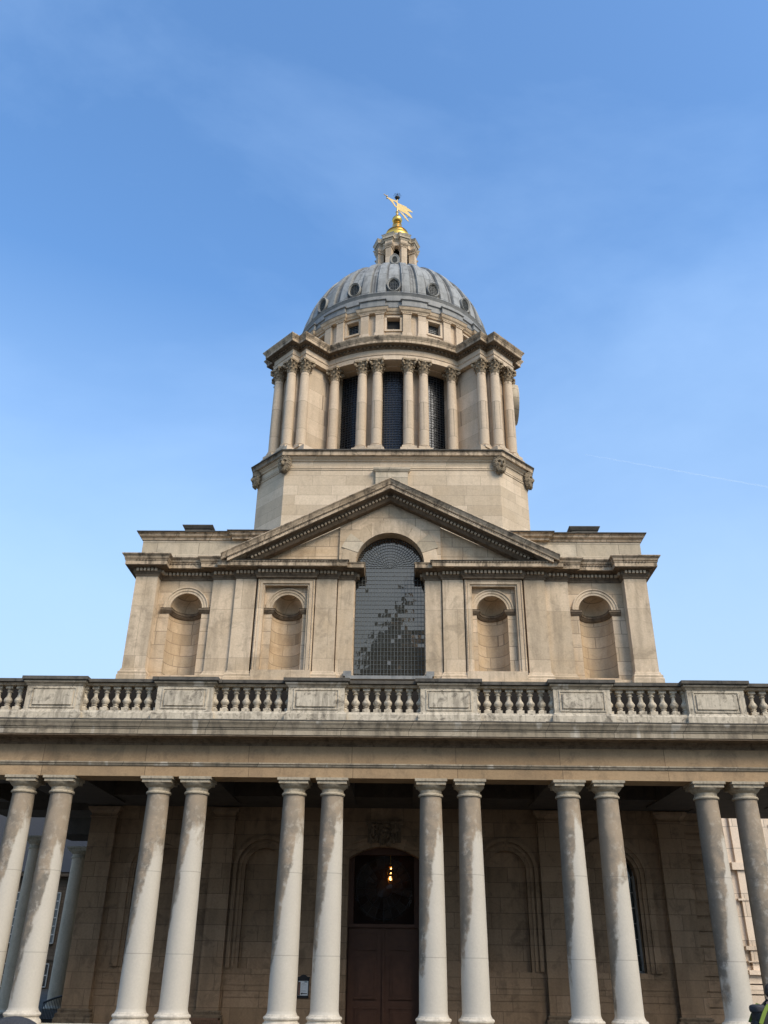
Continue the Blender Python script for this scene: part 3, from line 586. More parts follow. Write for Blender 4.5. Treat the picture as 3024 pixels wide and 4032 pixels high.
def carved_head(seed=0):
    m_ = MB(); rnd = random.Random(seed); nu, nv = 38, 46; vs = []
    def gs(u, v, cu, cv, ru, rv): return math.exp(-((u-cu)/ru)**2-((v-cv)/rv)**2)
    for j in range(nv+1):
        v = 1-2*j/nv   # 1 top, -1 bottom
        for i in range(nu+1):
            u = -1+2*i/nu
            w = .27*(1-.28*max(0, -v)**1.5)*sqrt(max(.06, 1-abs(v)**3))*1.25
            d = .30*sqrt(max(0., 1-u*u))*sqrt(max(.03, 1-v**4*.9))
            d += .10*gs(u, v, 0, -.02, .13, .20)+.04*gs(u, v, 0, -.16, .2, .07)          # nose
            d += .05*(gs(u, v, .34, .28, .28, .08)+gs(u, v, -.34, .28, .28, .08))            # brow
            d -= .13*(gs(u, v, .36, .14, .15, .10)+gs(u, v, -.36, .14, .15, .10))            # sockets
            d += .05*(gs(u, v, .52, -.1, .18, .16)+gs(u, v, -.52, -.1, .18, .16))            # cheeks
            d -= .17*gs(u, v, 0, -.38, .22, .09)                                           # mouth
            d += .05*gs(u, v, 0, -.27, .28, .05)+.04*gs(u, v, 0, -.52, .25, .06)
            hair = max(0, min(1, (v-.45)*4))+max(0, min(1, (abs(u)-.68)*5))+max(0, min(1, (-v-.60)*4))
            hair = min(1, hair)
            d += hair*(.05*sin(u*17+v*6+seed)*sin(v*21+u*5)+.03)
            vs.append((u*w*(1+.12*hair), -d-.06, v*.52))
    m_.add(vs, [(j*(nu+1)+i, j*(nu+1)+i+1, (j+1)*(nu+1)+i+1, (j+1)*(nu+1)+i) for j in range(nv) for i in range(nu)], True)
    m_.ell((0, .02, 0), (.24, .22, .46), 12, 8)
    for k in range(26):
        a = rnd.uniform(-.3, pi+.3); rr = rnd.uniform(.85, 1.08)
        m_.ell((.27*cos(a)*rr, -.12-rnd.random()*.12, .22+.28*sin(a)*rr), (.055, .05, .045), 7, 5)
    for k in range(20):
        s_ = rnd.choice((-1, 1)); m_.ell((s_*rnd.uniform(.18, .29), -.12-rnd.random()*.1, rnd.uniform(-.45, .2)), (.05, .05, .055), 7, 5)
    m_.v = [(a*.88, b*.95, c*.9) for a, b, c in m_.v]
    return m_
heads = []
hm = carved_head(1)
for x, y, ang in ((-4.78, 33.2, -22), (4.78, 33.2, 22), (-6.17, 34.58, -66), (6.17, 34.58, 66)):
    if not heads: h_ = obj("carved_head", hm, M_head, chapel, (X0+x, y, 21.52), radians(ang))
    else: h_ = inst(heads[0], chapel, (X0+x, y, 21.52), radians(ang))
    heads.append(h_)
# ---------------------------------------------------------------- drum
def P2(r, a): return (X0+r*sin(a), DY-r*cos(a))
D1 = radians(1)
b = MB()
piers = []     # (a0, a1)
for q in range(-4, 4):
    c = q*45
for k in range(4):
    base = k*90
    for a0, a1 in ((5.7, 17.0), (30.6, 59.4), (73.0, 84.3)): piers.append((base+a0, base+a1))
for a0, a1 in piers:
    n = max(3, int((a1-a0)/3)); pts = [P2(5.38, radians(a0+(a1-a0)*i/n)) for i in range(n+1)]+[P2(4.6, radians(a1-(a1-a0)*i/n)) for i in range(n+1)]
    b.prism(pts, 'z', 22.25, 27.7)
obj("drum_wall", b, M_drum, chapel)
b = MB(); b.lathe([(4.6, 22.2), (5.42, 22.2), (5.42, 22.85), (5.36, 22.9), (4.6, 22.9), (4.6, 22.2)], 96, (X0, DY, 0), smooth=True)
obj("drum_plinth", b, M_drum, chapel)
b = MB(); b.lathe([(4.6, 27.69), (5.40, 27.69), (5.40, 28.3), (4.6, 28.3), (4.6, 27.69)], 96, (X0, DY, 0)); obj("drum_lintel", b, M_drum, chapel)
# drum windows (glass + small panes)
def drum_window(adeg, h=6.2):
    gl = MB(); br = MB(); R = 4.98; n = 8
    rnd = random.Random(int(adeg*10)+900)
    nz_ = 34; z0, z1 = 22.9, 27.69
    nx = 8
    for j in range(nz_):
        for i in range(nx):
            a0, a1 = radians(adeg-h+2*h*i/nx), radians(adeg-h+2*h*(i+1)/nx); za, zb = z0+(z1-z0)*j/nz_, z0+(z1-z0)*(j+1)/nz_
            e = [rnd.uniform(-.004, .004) for _ in range(4)]
            gl.add([(*P2(R+e[0], a0), za), (*P2(R+e[1], a1), za), (*P2(R+e[2], a1), zb), (*P2(R+e[3], a0), zb)], [(0, 1, 2, 3)])
    for i in range(nx+1):
        a = radians(adeg-h+2*h*i/nx); p = P2(R+.03, a); br.box(-.009, .009, -.01, .01, z0, z1, Matrix.Translation((p[0], p[1], 0))@Matrix.Rotation(a, 4, 'Z'))
    for j in range(nz_+1):
        z = z0+(z1-z0)*j/nz_; pts = [P2(R+.03, radians(adeg-h+2*h*i/4)) for i in range(5)]; br.sweep(pts, [(0, z-.009), (.02, z-.009), (.02, z+.009), (0, z+.009)])
    w = obj("drum_window", gl, M_dglass, chapel); obj("glazing_bars", br, M_bar2, w)
for a, h_ in ((0, 6.2), (23.8, 7.2), (-23.8, 7.2), (66.2, 7.2), (-66.2, 7.2)): drum_window(a, h_)
b = MB(); b.lathe([(4.5, 22.3), (4.5, 28.2), (0, 28.2)], 48, (X0, DY, 0)); obj("drum_core", b, M_void, chapel)
# columns of the drum
def dshaft():
    m_ = MB(); pr = [(0, 0), (.33, 0)]; 
    m_ = MB(); m_.lathe([(.0, .30), (.245, .30), (.247, 1.6), (.240, 2.8), (.222, 4.0), (.212, 4.42), (.235, 4.44), (.235, 4.48), (.21, 4.49), (0, 4.49)], 20); return m_
def dbase():
    m_ = MB(); m_.box(-.34, .34, -.34, .34, 0, .12); m_.lathe([(0, .12), (.33, .12), (.345, .16), (.33, .2), (.28, .21), (.27, .24), (.295, .26), (.295, .29), (.25, .31), (0, .31)], 20); return m_
def dcap(half=False):
    m_ = MB(); m_.lathe([(0, 4.49), (.205, 4.49), (.21, 4.8), (.25, 4.95), (.30, 5.03), (0, 5.03)], 16)
    for row, (z, r, h, c, off) in enumerate(((4.5, .215, .22, 8, 0.), (4.62, .215, .26, 8, pi/8))):
        for k in range(c):
            a = 2*pi*k/c+off; T = Matrix.Rotation(a, 4, 'Z')
            m_.add([(-.06, -r, z), (.06, -r, z), (.07, -r-.03, z+h*.7), (-.07, -r-.03, z+h*.7), (.045, -r-.10, z+h), (-.045, -r-.10, z+h), (.04, -r-.11, z+h-.06), (-.04, -r-.11, z+h-.06)], [(0, 1, 2, 3), (3, 2, 4, 5), (5, 4, 6, 7)], True, T)
            m_.ell((0, -r-.085, z+h-.03), (.05, .035, .04), 6, 4, T)
    for k in range(4):
        T = Matrix.Rotation(pi/4+k*pi/2, 4, 'Z'); m_.ell((0, -.36, 4.95), (.045, .085, .09), 10, 7, T); m_.ell((0, -.31, 4.88), (.03, .06, .06), 8, 5, T)
        T = Matrix.Rotation(k*pi/2, 4, 'Z'); m_.ell((0, -.285, 5.02), (.055, .045, .06), 8, 6, T)
    pts = []
    for k in range(4):
        a = pi/4+k*pi/2; 
        for da, r in ((-.10, .44), (.10, .44), (.42, .335), (pi/4, .30), (pi/2-.42, .335)): pts.append((r*sin(a+da), -r*cos(a+da)))
    m_.prism(pts, 'z', 5.03, 5.12); return m_
def dcap2():
    m_ = dcap(); m_.v = [(x*1.08, y*1.08, 5.12-(5.12-z)*1.12) for x, y, z in m_.v]; return m_
csrc = {}
def drum_column(x, y, rot):
    L = (x, y, 22.62)
    if 'c' not in csrc:
        c = obj("drum_column", dshaft(), M_dcol, chapel, L, rot); bb = obj("base", dbase(), M_dcol, c, L, rot); k = obj("capital", dcap2(), M_dcap, c, L, rot); csrc['c'] = (c, bb, k)
    else:
        c = inst(csrc['c'][0], chapel, L, rot); inst(csrc['c'][1], c, L, rot); inst(csrc['c'][2], c, L, rot)
for a in (-84+3.9, -60, -30, -14.95, -7.55, 7.55, 14.95, 30, 60, 84-3.9):
    drum_column(*P2(5.74, radians(a)), radians(a))
    # respond block under each
pb = MB()
for a in (-60, -30, -14.95, -7.55, 7.55, 14.95, 30, 60):
    p = P2(5.66, radians(a)); pb.box(-.42, .42, -.42, .4, 22.2, 22.62, Matrix.Translation((*p, 0))@Matrix.Rotation(radians(a), 4, 'Z'))
# diagonal clusters
def diag(sx_, s_, t):   # s along the diagonal outwards, t across
    x = (s_-t*1)/sqrt(2) if False else 0
for sgn in (-1, 1):
    A45 = radians(45*sgn)
    T = Matrix.Translation((X0, DY, 0))@Matrix.Rotation(A45, 4, 'Z')     # local -Y = outwards
    def L2(t, s_): v_ = T@Vector((t, -s_, 0)); return v_.x, v_.y
    m_ = MB(); m_.box(-1.0, 1.0, -6.78, -5.0, 22.25, 27.7, T); m_.box(-.62, .62, -7.24, -6.7, 22.25, 27.7, T)
    obj("buttress", m_, M_drum, chapel)
    pb.box(-1.62, 1.62, -7.32, -5.3, 22.2, 22.62, T); pb.box(-1.0, 1.0, -7.8, -7.3, 22.2, 22.62, T)
    for t, s_ in ((.50, 7.47), (-.50, 7.47), (.98, 7.03), (-.98, 7.03)): drum_column(*L2(t, s_), A45)
    # flat respond pilasters against the drum
    for da in (33.6, 56.4):
        a = radians(da*sgn); p = P2(5.45, a); q = MB(); TT = Matrix.Translation((*p, 0))@Matrix.Rotation(a, 4, 'Z'); q.box(-.22, .22, -.12, .1, 22.62, 27.1, TT); o = obj("respond_pilaster", q, M_drum, chapel)
        q = MB(); q.box(-.23, .23, -.13, .1, 27.1, 27.6, TT); q.prism([(-.33, -.26), (.33, -.26), (.27, .1), (-.27, .1)], 'z', 27.6, 27.7, TT)
        for i in range(4):
            for j in range(2): q.ell((-.2+.133*i, -.17-.04*j, 27.25+.2*j), (.06, .06, .07), 7, 5, TT)
        for s2 in (-1, 1): q.ell((s2*.24, -.22, 27.52), (.08, .07, .09), 8, 6, TT)
        obj("capital", q, M_dcap, o)
obj("drum_pedestals", pb, M_drum, chapel)
# entablature of the drum: arcs and diagonal breaks
def ent_path():
    pts = []
    for k in range(4):
        base = radians(k*90)
        RF = 5.93; tj = 1.25; aj = math.asin(tj/RF)
        a0, a1 = -(pi/4-aj), (pi/4-aj)
        for i in range(17):
            a = base+a0+(a1-a0)*i/16; pts.append((RF*sin(a), -RF*cos(a)))
        c = base+pi/4
        for t, s_ in ((-1.25, 7.26), (-.76, 7.26), (-.76, 7.70), (.76, 7.70), (.76, 7.26), (1.25, 7.26)):
            # local right = +t (clockwise seen from the front), outward = s
            pts.append((s_*sin(c)+t*cos(c), -s_*cos(c)+t*sin(c)))
    return [(X0+x, DY+y) for x, y in pts]
ep = ent_path()
b = MB(); b.sweep(ep, [(-.6, 27.74), (0, 27.74), (0, 28.0), (.035, 28.02), (.035, 28.06), (-.02, 28.08), (-.02, 28.36), (-.6, 28.36)], True); obj("drum_entablature", b, M_drum, chapel)
b = MB(); b.sweep(ep, [(-.6, 28.362), (.0, 28.362), (.05, 28.40), (.06, 28.50), (.18, 28.515), (.31, 28.52), (.31, 28.543), (-.6, 28.543)], True); b.dentils(ep, .05, .14, 28.41, 28.5, .09, .17, True); obj("bed_moulding", b, M_sootshade, chapel)
b = MB()
b.sweep(ep, [(-.8, 28.545), (.32, 28.545), (.32, 28.68), (.34, 28.70), (.35, 28.74), (.38, 28.78), (.43, 28.86), (.44, 28.91), (-.8, 28.98)], True)
obj("drum_cornice", b, M_corn, chapel)
b = MB(); b.prism([P2(5.9, 2*pi*i/64) for i in range(64)], 'z', 28.9, 29.04); obj("drum_roof", b, M_attic, chapel)
# attic over the drum
AR = 5.40
b = MB()
for k in range(16):
    c = k*22.5; hw_ = 3.6
    a0, a1 = radians(c+hw_), radians(c+22.5-hw_); n = 6
    b.prism([P2(AR, a0+(a1-a0)*i/n) for i in range(n+1)]+[P2(4.8, a1-(a1-a0)*i/n) for i in range(n+1)], 'z', 28.95, 31.1)
b.lathe([(4.8, 28.95), (AR, 28.95), (AR, 29.98), (4.8, 29.98), (4.8, 28.95)], 96, (X0, DY, 0)); b.lathe([(4.8, 30.75), (AR, 30.75), (AR, 31.1), (4.8, 31.1), (4.8, 30.75)], 96, (X0, DY, 0))
obj("drum_attic", b, M_drum, chapel)
for k in (0, 1, -1, 2, -2, 3, -3):
    a = radians(k*22.5); p = P2(5.15, a); T = Matrix.Translation((*p, 0))@Matrix.Rotation(a, 4, 'Z')
    gl = MB(); gl.box(-.36, .36, -.0, .02, 29.95, 30.78, T); w = obj("attic_window", gl, M_dglass if k else M_void, chapel)
    br = MB()
    if k:
        for i in range(7): br.box(-.36+.12*i-.008, -.36+.12*i+.008, -.03, -.01, 29.95, 30.78, T)
        for i in range(8): br.box(-.36, .36, -.032, -.008, 29.98+.11*i-.008, 29.98+.11*i+.008, T)
        obj("glazing_bars", br, M_bar, w)
    else:
        br.ell((0, -.03, 30.2), (.03, .02, .035), 8, 6, T); br.box(-.36, .36, -.03, -.01, 29.96, 29.99, T); obj("plaque", br, M_smooth, w)
    # architrave frame
    fr_ = MB(); fr_.box(-.46, -.34, -.30, .1, 29.9, 30.83, T); fr_.box(.34, .46, -.30, .1, 29.9, 30.83, T); fr_.box(-.46, .46, -.30, .1, 30.77, 30.86, T); fr_.box(-.46, .46, -.31, .1, 29.88, 29.98, T)
    obj("frame", fr_, M_drum, w)
prs = []
for k in range(16):
    c = k*22.5+11.25
    for d in (-4.05, 4.05):
        a = radians(c+d); p = P2(5.5, a); T = Matrix.Translation((*p, 0))@Matrix.Rotation(a, 4, 'Z')
        cc = (c+d) % 360
        if cc < 115 or cc > 245:
            q = MB(); q.box(-.21, .21, -.06, .2, 29.66, 30.98, T); q.box(-.25, .25, -.10, .2, 29.5, 29.72, T); q.box(-.245, .245, -.10, .2, 30.92, 30.985, T); obj("attic_pilaster", q, M_drum, chapel)
def pair_path(r0, r1, w=8.0, full=True):
    pts = []
    for k in range(16):
        c = k*22.5+11.25
        for d, r in ((-w, r0), (-w, r1), (-w/3, r1), (w/3, r1), (w, r1), (w, r0)): pts.append(P2(r, radians(c+d)))
        for d in (2.2,): pts.append(P2(r0, radians(c+w+d-.6)))
    return pts
pth = pair_path(5.46, 5.60, 7.0)
b = MB(); b.sweep(pth, [(-.4, 30.99), (.02, 30.99), (.04, 31.06), (.1, 31.12), (.13, 31.2), (.15, 31.25), (-.4, 31.27)], True); obj("attic_cornice", b, M_smooth, chapel)
b = MB(); b.sweep(pth, [(-.6, 31.272), (.155, 31.272), (.17, 31.31), (.0, 31.34), (-.02, 31.36), (-.02, 31.80), (.05, 31.83), (.05, 31.88), (-.6, 31.90)], True); obj("lead_step", b, M_leadf, chapel)
b = MB(); b.lathe([(5.0, 31.85), (5.50, 31.87), (5.50, 32.1), (5.47, 32.2), (5.52, 32.3), (5.56, 32.36), (5.52, 32.42), (5.3, 32.46)], 128, (X0, DY, 0)); obj("dome_ring", b, M_leadf, chapel)
# dome
DR, DZ, DH = 5.36, 31.8, 5.9
def dome_r(r, a, z):
    d = (math.degrees(a)+11.25) % 22.5-11.25; ad = abs(d)
    def bump(lo, hi, e=.5):
        if ad < lo-e or ad > hi+e: return 0
        if ad < lo: return (ad-lo+e)/e
        if ad > hi: return (hi+e-ad)/e
        return 1
    h = max(bump(4.3, 9.3, .35), 0)
    h2 = .25 if ad < .5 else 0
    fade = min(1, max(0, r/1.6))
    return r+.13*fade*h+.03*h2*fade
prof = []
for i in range(41):
    e = radians(5)+(radians(90)-radians(5))*i/40; 
    if DR*cos(e) > 1.0: prof.append((DR*cos(e), DZ+DH*sin(e)))
prof.append((.95, prof[-1][1]+.05))
b = MB(); angs = []
n_a = 16*30
b.lathe(prof, n_a, (X0, DY, 0), rfun=dome_r); dome = obj("dome", b, M_lead, chapel)
def dome_rad(z): return DR*sqrt(max(0, 1-((z-DZ)/DH)**2))
def oval(adeg, zc, rr, w, h, thick, depth, louvre=False, peak=False):
    a = radians(adeg); p = P2(rr, a); T = Matrix.Translation((p[0], p[1], zc))@Matrix.Rotation(a, 4, 'Z'); m_ = MB(); n = 28
    def ring(k1, y): return [((w*k1+(0 if k1 < 1.01 else 0))*sin(2*pi*i/n), y, h*k1*cos(2*pi*i/n)) for i in range(n)]
    def el(dw, y): return [((w+dw)*sin(2*pi*i/n), y, (h+dw)*cos(2*pi*i/n)+(.05*max(0, cos(2*pi*i/n))**6 if (peak and dw > .05) else 0)) for i in range(n)]
    loops = [el(0, depth), el(0, -.02), el(.03, -.05), el(thick*.6, -.05), el(thick*.75, -.08), el(thick, -.06), el(thick, depth)]
    vs = [v_ for L_ in loops for v_ in L_]
    m_.add(vs, [(q*n+i, q*n+(i+1) % n, (q+1)*n+(i+1) % n, (q+1)*n+i) for q in range(len(loops)-1) for i in range(n)], True, T)
    if peak: m_.prism([(-.02, h+thick*.8), (.02, h+thick*.8), (0, h+thick+.1)], 'y', -.07, 0, T)
    o = obj("oval_window", m_, M_oval, chapel)
    gl = MB(); gl.add(el(.01, .05), [tuple(range(n))], False, T); obj("pane", gl, M_void if louvre else M_dglass, o)
    br = MB()
    if louvre:
        for i in range(6):
            z = -h+.06+i*(2*h/6); ww = w*sqrt(max(0, 1-(z/h)**2)); br.box(-ww, ww, .0, .05, z, z+.03, T)
    else:
        for i in range(1, 6):
            x = -w+i*w/3; hh = h*sqrt(max(0, 1-(x/w)**2)); br.box(x-.008, x+.008, .02, .04, -hh, hh, T)
        for i in range(1, 8):
            z = -h+i*h/4; ww = w*sqrt(max(0, 1-(z/h)**2)); br.box(-ww, ww, .018, .042, z-.008, z+.008, T)
    obj("louvres" if louvre else "glazing_bars", br, M_bar, o)
for k in range(-2, 3): oval(k*22.5, 32.98, 5.40, .27, .38, .085, .75)
for a in (0, 55, -55): oval(a, 37.42 if a == 0 else 37.2, 2.62, .15, .24, .14, .9, True, True)
# lantern
XL = X0+.08
lan = MB()
for k in range(8):
    a = radians(22.5+45*k); T = Matrix.Translation((XL+1.06*sin(a), DY-1.06*cos(a), 0))@Matrix.Rotation(round((a-0)/(pi/4))*0+a, 4, 'Z')
    q = MB(); q.box(-.18, .18, -.2, .16, 37.3, 40.02, T); o = obj("lantern_pier", q, M_drum, chapel)
    q = MB(); q.sweep([tuple((T@Vector(v_)).to_2d()) for v_ in ((-.2, .22, 0), (-.2, -.2, 0), (.2, -.2, 0), (.2, .22, 0))], [(-.05, 39.84), (.03, 39.84), (.04, 39.88), (.0, 39.9), (.0, 39.98), (.06, 40.04), (.1, 40.12), (-.05, 40.12)]); obj("capital", q, M_drum, o)
b = MB(); b.lathe([(.42, 37.3), (.42, 40.12)], 24, (XL, DY, 0)); obj("lantern_core", b, M_void, chapel)
lp = []
for k in range(8):
    c = 45*k+22.5
    def q2(t, s_):
        a = radians(c); return (XL+s_*sin(a)+t*cos(a), DY-s_*cos(a)+t*sin(a))
    lp += [q2(-.23, 1.03), q2(-.23, 1.24), q2(.23, 1.24), q2(.23, 1.03)]
b = MB(); b.sweep(lp, [(-.32, 40.12), (0, 40.12), (0, 40.42), (-.32, 40.42)], True)
obj("lantern_entablature", b, M_drum, chapel)
b = MB(); b.sweep(lp, [(-.32, 40.42), (0, 40.42), (.04, 40.48), (.05, 40.54), (.11, 40.58), (.12, 40.7), (.15, 40.76), (.17, 40.82), (-.32, 40.88)], True); obj("lantern_cornice", b, M_attic, chapel)
b = MB(); b.sweep(lp, [(-.4, 40.882), (.175, 40.822), (.18, 40.86), (-.4, 41.04)], True); b.lathe([(1.2, 40.82), (1.15, 41.07), (.85, 41.3), (.75, 41.36), (0, 41.4)], 32, (XL, DY, 0)); obj("lantern_roof", b, M_leadf, chapel)
# gilded finial
b = MB(); b.lathe([(0, 41.3), (.74, 41.34), (.80, 41.6), (.80, 41.62), (.84, 41.70), (.80, 41.78), (.68, 41.86), (.66, 42.0), (.70, 42.05), (.66, 42.12), (.50, 42.25), (.38, 42.45), (.30, 42.7), (.27, 42.8), (.30, 42.84), (.27, 42.9), (.22, 42.97), (.20, 43.05), (0, 43.05)], 32, (XL+.03, DY, 0))
fin = obj("gilded_finial", b, M_gold, chapel)
b = MB(); b.ell((XL+.03, DY, 43.3), (.32, .32, .31), 24, 16); obj("ball", b, M_gold, fin)
b = MB(); b.lathe([(0, 43.55), (.10, 43.58), (.06, 43.66), (.11, 43.72), (.06, 43.78), (.07, 43.95), (.11, 44.0), (.05, 44.06), (.045, 44.25), (.05, 44.3), (.03, 44.4), (.028, 45.3), (0, 45.3)], 14, (XL+.03, DY, 0)); obj("spindle", b, M_gdull, fin)
# weather vane on the spindle
vane = empty("weather_vane", (XL+.03, DY, 44.3), "gilt swallow-tailed banner weather vane with open crown on top of the dome finial", "weather vane")
def vp(x, z):
    dx = (x-.22); dy = dx*.95; return (XL+.03+dx, DY+dy, EYE+(z-EYE)*(39.4+dy)/39.4)
def plate(pts, th=.012):
    m_ = MB(); n = len(pts); nn = Vector((.95, -1, 0)).normalized()*th
    P = [Vector(vp(*p)) for p in pts]; m_.add([tuple(p+nn) for p in P]+[tuple(p-nn) for p in P], [tuple(range(n)), tuple(range(n, 2*n))[::-1]]+[(i, (i+1) % n, n+(i+1) % n, n+i) for i in range(n)]); return m_
b = plate([(.24, 44.85), (.34, 44.78), (.58, 44.62), (.79, 44.50), (.86, 44.38), (1.01, 44.27), (1.23, 44.0), (1.13, 44.0), (.98, 44.06), (.86, 44.10), (1.02, 43.86), (1.12, 43.70), (1.20, 43.46), (1.02, 43.58), (.86, 43.76), (.70, 43.93), (.5, 44.06), (.3, 44.2), (.24, 44.25)])
obj("banner", b, M_gdull, vane)
b = plate([(.30, 44.18), (.42, 44.06), (.62, 43.86), (.74, 43.66), (.88, 43.40), (.97, 43.16), (.80, 43.36), (.64, 43.62), (.48, 43.88)], .01); obj("tail", b, M_gdull, vane)
b = MB(); b.tube([vp(.60, 43.78), vp(.68, 43.78), vp(.76, 43.9)], .012); b.tube([vp(.84, 43.5), vp(.92, 43.55), vp(1.02, 43.68)], .012); b.tube([vp(.92, 43.96), vp(1.04, 44.1)], .012); obj("stay", b, M_iron, vane)
b = plate([(.20, 45.05), (.05, 45.08), (-.10, 45.16), (-.32, 45.32), (-.40, 45.30), (-.20, 45.02), (-.06, 44.78), (.04, 44.55), (.20, 44.38), (.20, 44.50), (.10, 44.62), (.02, 44.8), (-.06, 44.98), (.06, 44.98), (.14, 44.86), (.20, 44.8)]); obj("pointer", b, M_gdull, vane)
b = MB(); b.tube([vp(-.36, 45.30), vp(-.44, 45.42), vp(-.50, 45.52)], .02); p_ = vp(-.44, 45.46); b.ell(p_, (.06, .06, .06), 8, 6); p_ = vp(-.42, 45.28); b.ell(p_, (.06, .06, .06), 8, 6); b.tube([vp(-.52, 45.52), vp(-.58, 45.6), vp(-.65, 45.67)], [.035, .03, .003]); obj("arrow_head", b, M_gdull, vane)
b = MB(); cz = 45.28
b.lathe([(.02, cz-.14), (.10, cz-.08), (.15, cz), (.15, cz+.06), (.13, cz+.06), (.13, cz), (.02, cz-.1)], 16, (XL+.03, DY, 0))
for k in range(8):
    a = k*pi/4; b.tube([(XL+.03+r*sin(a), DY-r*cos(a), cz+z) for r, z in ((.14, .03), (.22, .12), (.24, .22), (.17, .30), (.05, .27))], .010, 6)
b.ell((XL+.03, DY, cz+.34), (.04, .04, .05), 8, 6)
obj("crown", b, M_iron, vane)
# clock ring seen edge-on at the right of the drum
b = MB(); T = Matrix.Translation((X0+6.02, 35.95, 26.75))@Matrix.Rotation(pi/2, 4, 'Y')@Matrix.Scale(.78, 4)
b.lathe([(.9, -.2), (1.35, -.2), (1.4, .0), (1.3, .3), (1.15, .32), (1.0, .2), (.0, .2)], 40, (0, 0, 0), T); b.lathe([(0, .22), (.98, .22)], 40, (0, 0, 0), T)
obj("clock_surround", b, M_attic, chapel)
b = MB(); b.box(X0+4.6, X0+5.75, 35.6, 37.2, 22.3, 27.7); obj("clock_pier", b, M_drum, chapel)

# ================================================================ COLONNADE
P_, G_ = 3.76, 1.058
col = empty("colonnade", (XC, 24.5, 0), "long stone colonnade of paired round columns carrying a balustraded entablature across the court", "colonnade")
def cshaft():
    m_ = MB(); pr = [(0, .57), (.375, .57), (.357, .62)]
    for i in range(15):
        t = i/14; pr.append((.355-.058*t**1.6, .65+(5.70-.65)*t))
    pr += [(.302, 5.76), (0, 5.76)]; m_.lathe(pr, 40); return m_
def ccap():
    m_ = MB(); m_.lathe([(0, 5.75), (.335, 5.755), (.345, 5.785), (.33, 5.82), (.30, 5.825), (.30, 5.91), (.315, 5.92), (.33, 5.935), (.345, 5.94), (.40, 6.0), (.42, 6.03), (0, 6.035)], 40)
    m_.box(-.40, .40, -.40, .40, 6.03, 6.12); m_.box(-.44, .44, -.44, .44, 6.115, 6.185); return m_
def cbase():
    m_ = MB(); m_.lathe([(0, .24), (.47, .24), (.48, .28), (.475, .33), (.45, .37), (.425, .385), (.41, .42), (.42, .445), (.445, .46), (.45, .49), (.43, .52), (.40, .53), (.385, .56), (.37, .575), (0, .58)], 40); m_.box(-.48, .48, -.48, .48, -.6, .245); return m_
cs = None; cols = []
for bay in range(-1, 7):
    for s_ in (-1, 1):
        x = XC+(bay-2.5)*P_+s_*G_/2; L = (x, 24.5, 0)
        if cs is None: c = obj("column", cshaft(), M_col, col, L); k = obj("capital", ccap(), M_cap, c, L); b_ = obj("base", cbase(), M_base, c, L); cs = (c, k, b_)
        else: c = inst(cs[0], col, L); inst(cs[1], c, L); inst(cs[2], c, L)
# rear columns of the side walk at the left
for x, y in ((-13.55, 34.0), (-13.05, 37.3)):
    c = obj("column", cshaft(), M_rear, col, (x, y, -.45)); inst(cs[1], c, (x, y, -.45)); inst(cs[2], c, (x, y, -.45))
XA, XB = XC-17, XC+17
front = [(XA, 24.2), (XB, 24.2)]
b = MB(); b.box(XA, XB, 24.14, 24.86, 6.185, 6.46); obj("architrave", b, M_frieze, col)
b = MB(); b.sweep(front, [(-.3, 6.462), (.08, 6.462), (.10, 6.49), (.10, 6.51), (.13, 6.53), (.13, 6.565), (-.3, 6.58)]); obj("taenia", b, M_ccorn, col)
b = MB(); b.box(XA, XB, 24.18, 24.84, 6.575, 7.04); obj("frieze", b, M_frieze, col)
b = MB(); b.sweep(front, [(-.3, 7.042), (.03, 7.042), (.04, 7.09), (.07, 7.10), (.08, 7.13), (.13, 7.16), (.15, 7.195), (.50, 7.20), (.50, 7.238), (-.3, 7.238)]); obj("bed_moulding", b, M_sootshade, col)
b = MB(); b.sweep(front, [(-.3, 7.24), (.52, 7.24), (.52, 7.37), (.54, 7.385), (.54, 7.41), (.57, 7.43), (.60, 7.50), (.64, 7.56), (.645, 7.60), (-.3, 7.66)]); obj("cornice", b, M_ccorn, col)
b = MB()
rnd = random.Random(5); x = XA
while x < XB:
    x2 = x+rnd.uniform(.8, 1.8); dz = rnd.uniform(-.008, .012); b.add([(x, 23.545, 7.602+dz), (x2, 23.545, 7.602-dz*.5), (x2, 23.545, 7.63-dz*.5), (x, 23.545, 7.63+dz), (x, 24.3, 7.662), (x2, 24.3, 7.662), (x2, 24.3, 7.69), (x, 24.3, 7.69)], [(0, 1, 2, 3), (3, 2, 6, 7), (0, 4, 5, 1), (0, 3, 7, 4), (1, 5, 6, 2)]); x = x2
obj("lead_drip", b, M_cope, col)
b = MB(); b.box(XA, XB, 23.98, 24.5, 7.62, 7.90); b.sweep([(XA, 23.98), (XB, 23.98)], [(-.1, 7.9), (.0, 7.9), (-.02, 7.93), (-.03, 7.97), (-.1, 7.98)]); b.box(XA, XB, 24.04, 24.44, 7.9, 7.965); obj("balustrade_plinth", b, M_bal, col)
def ped_label(): pass
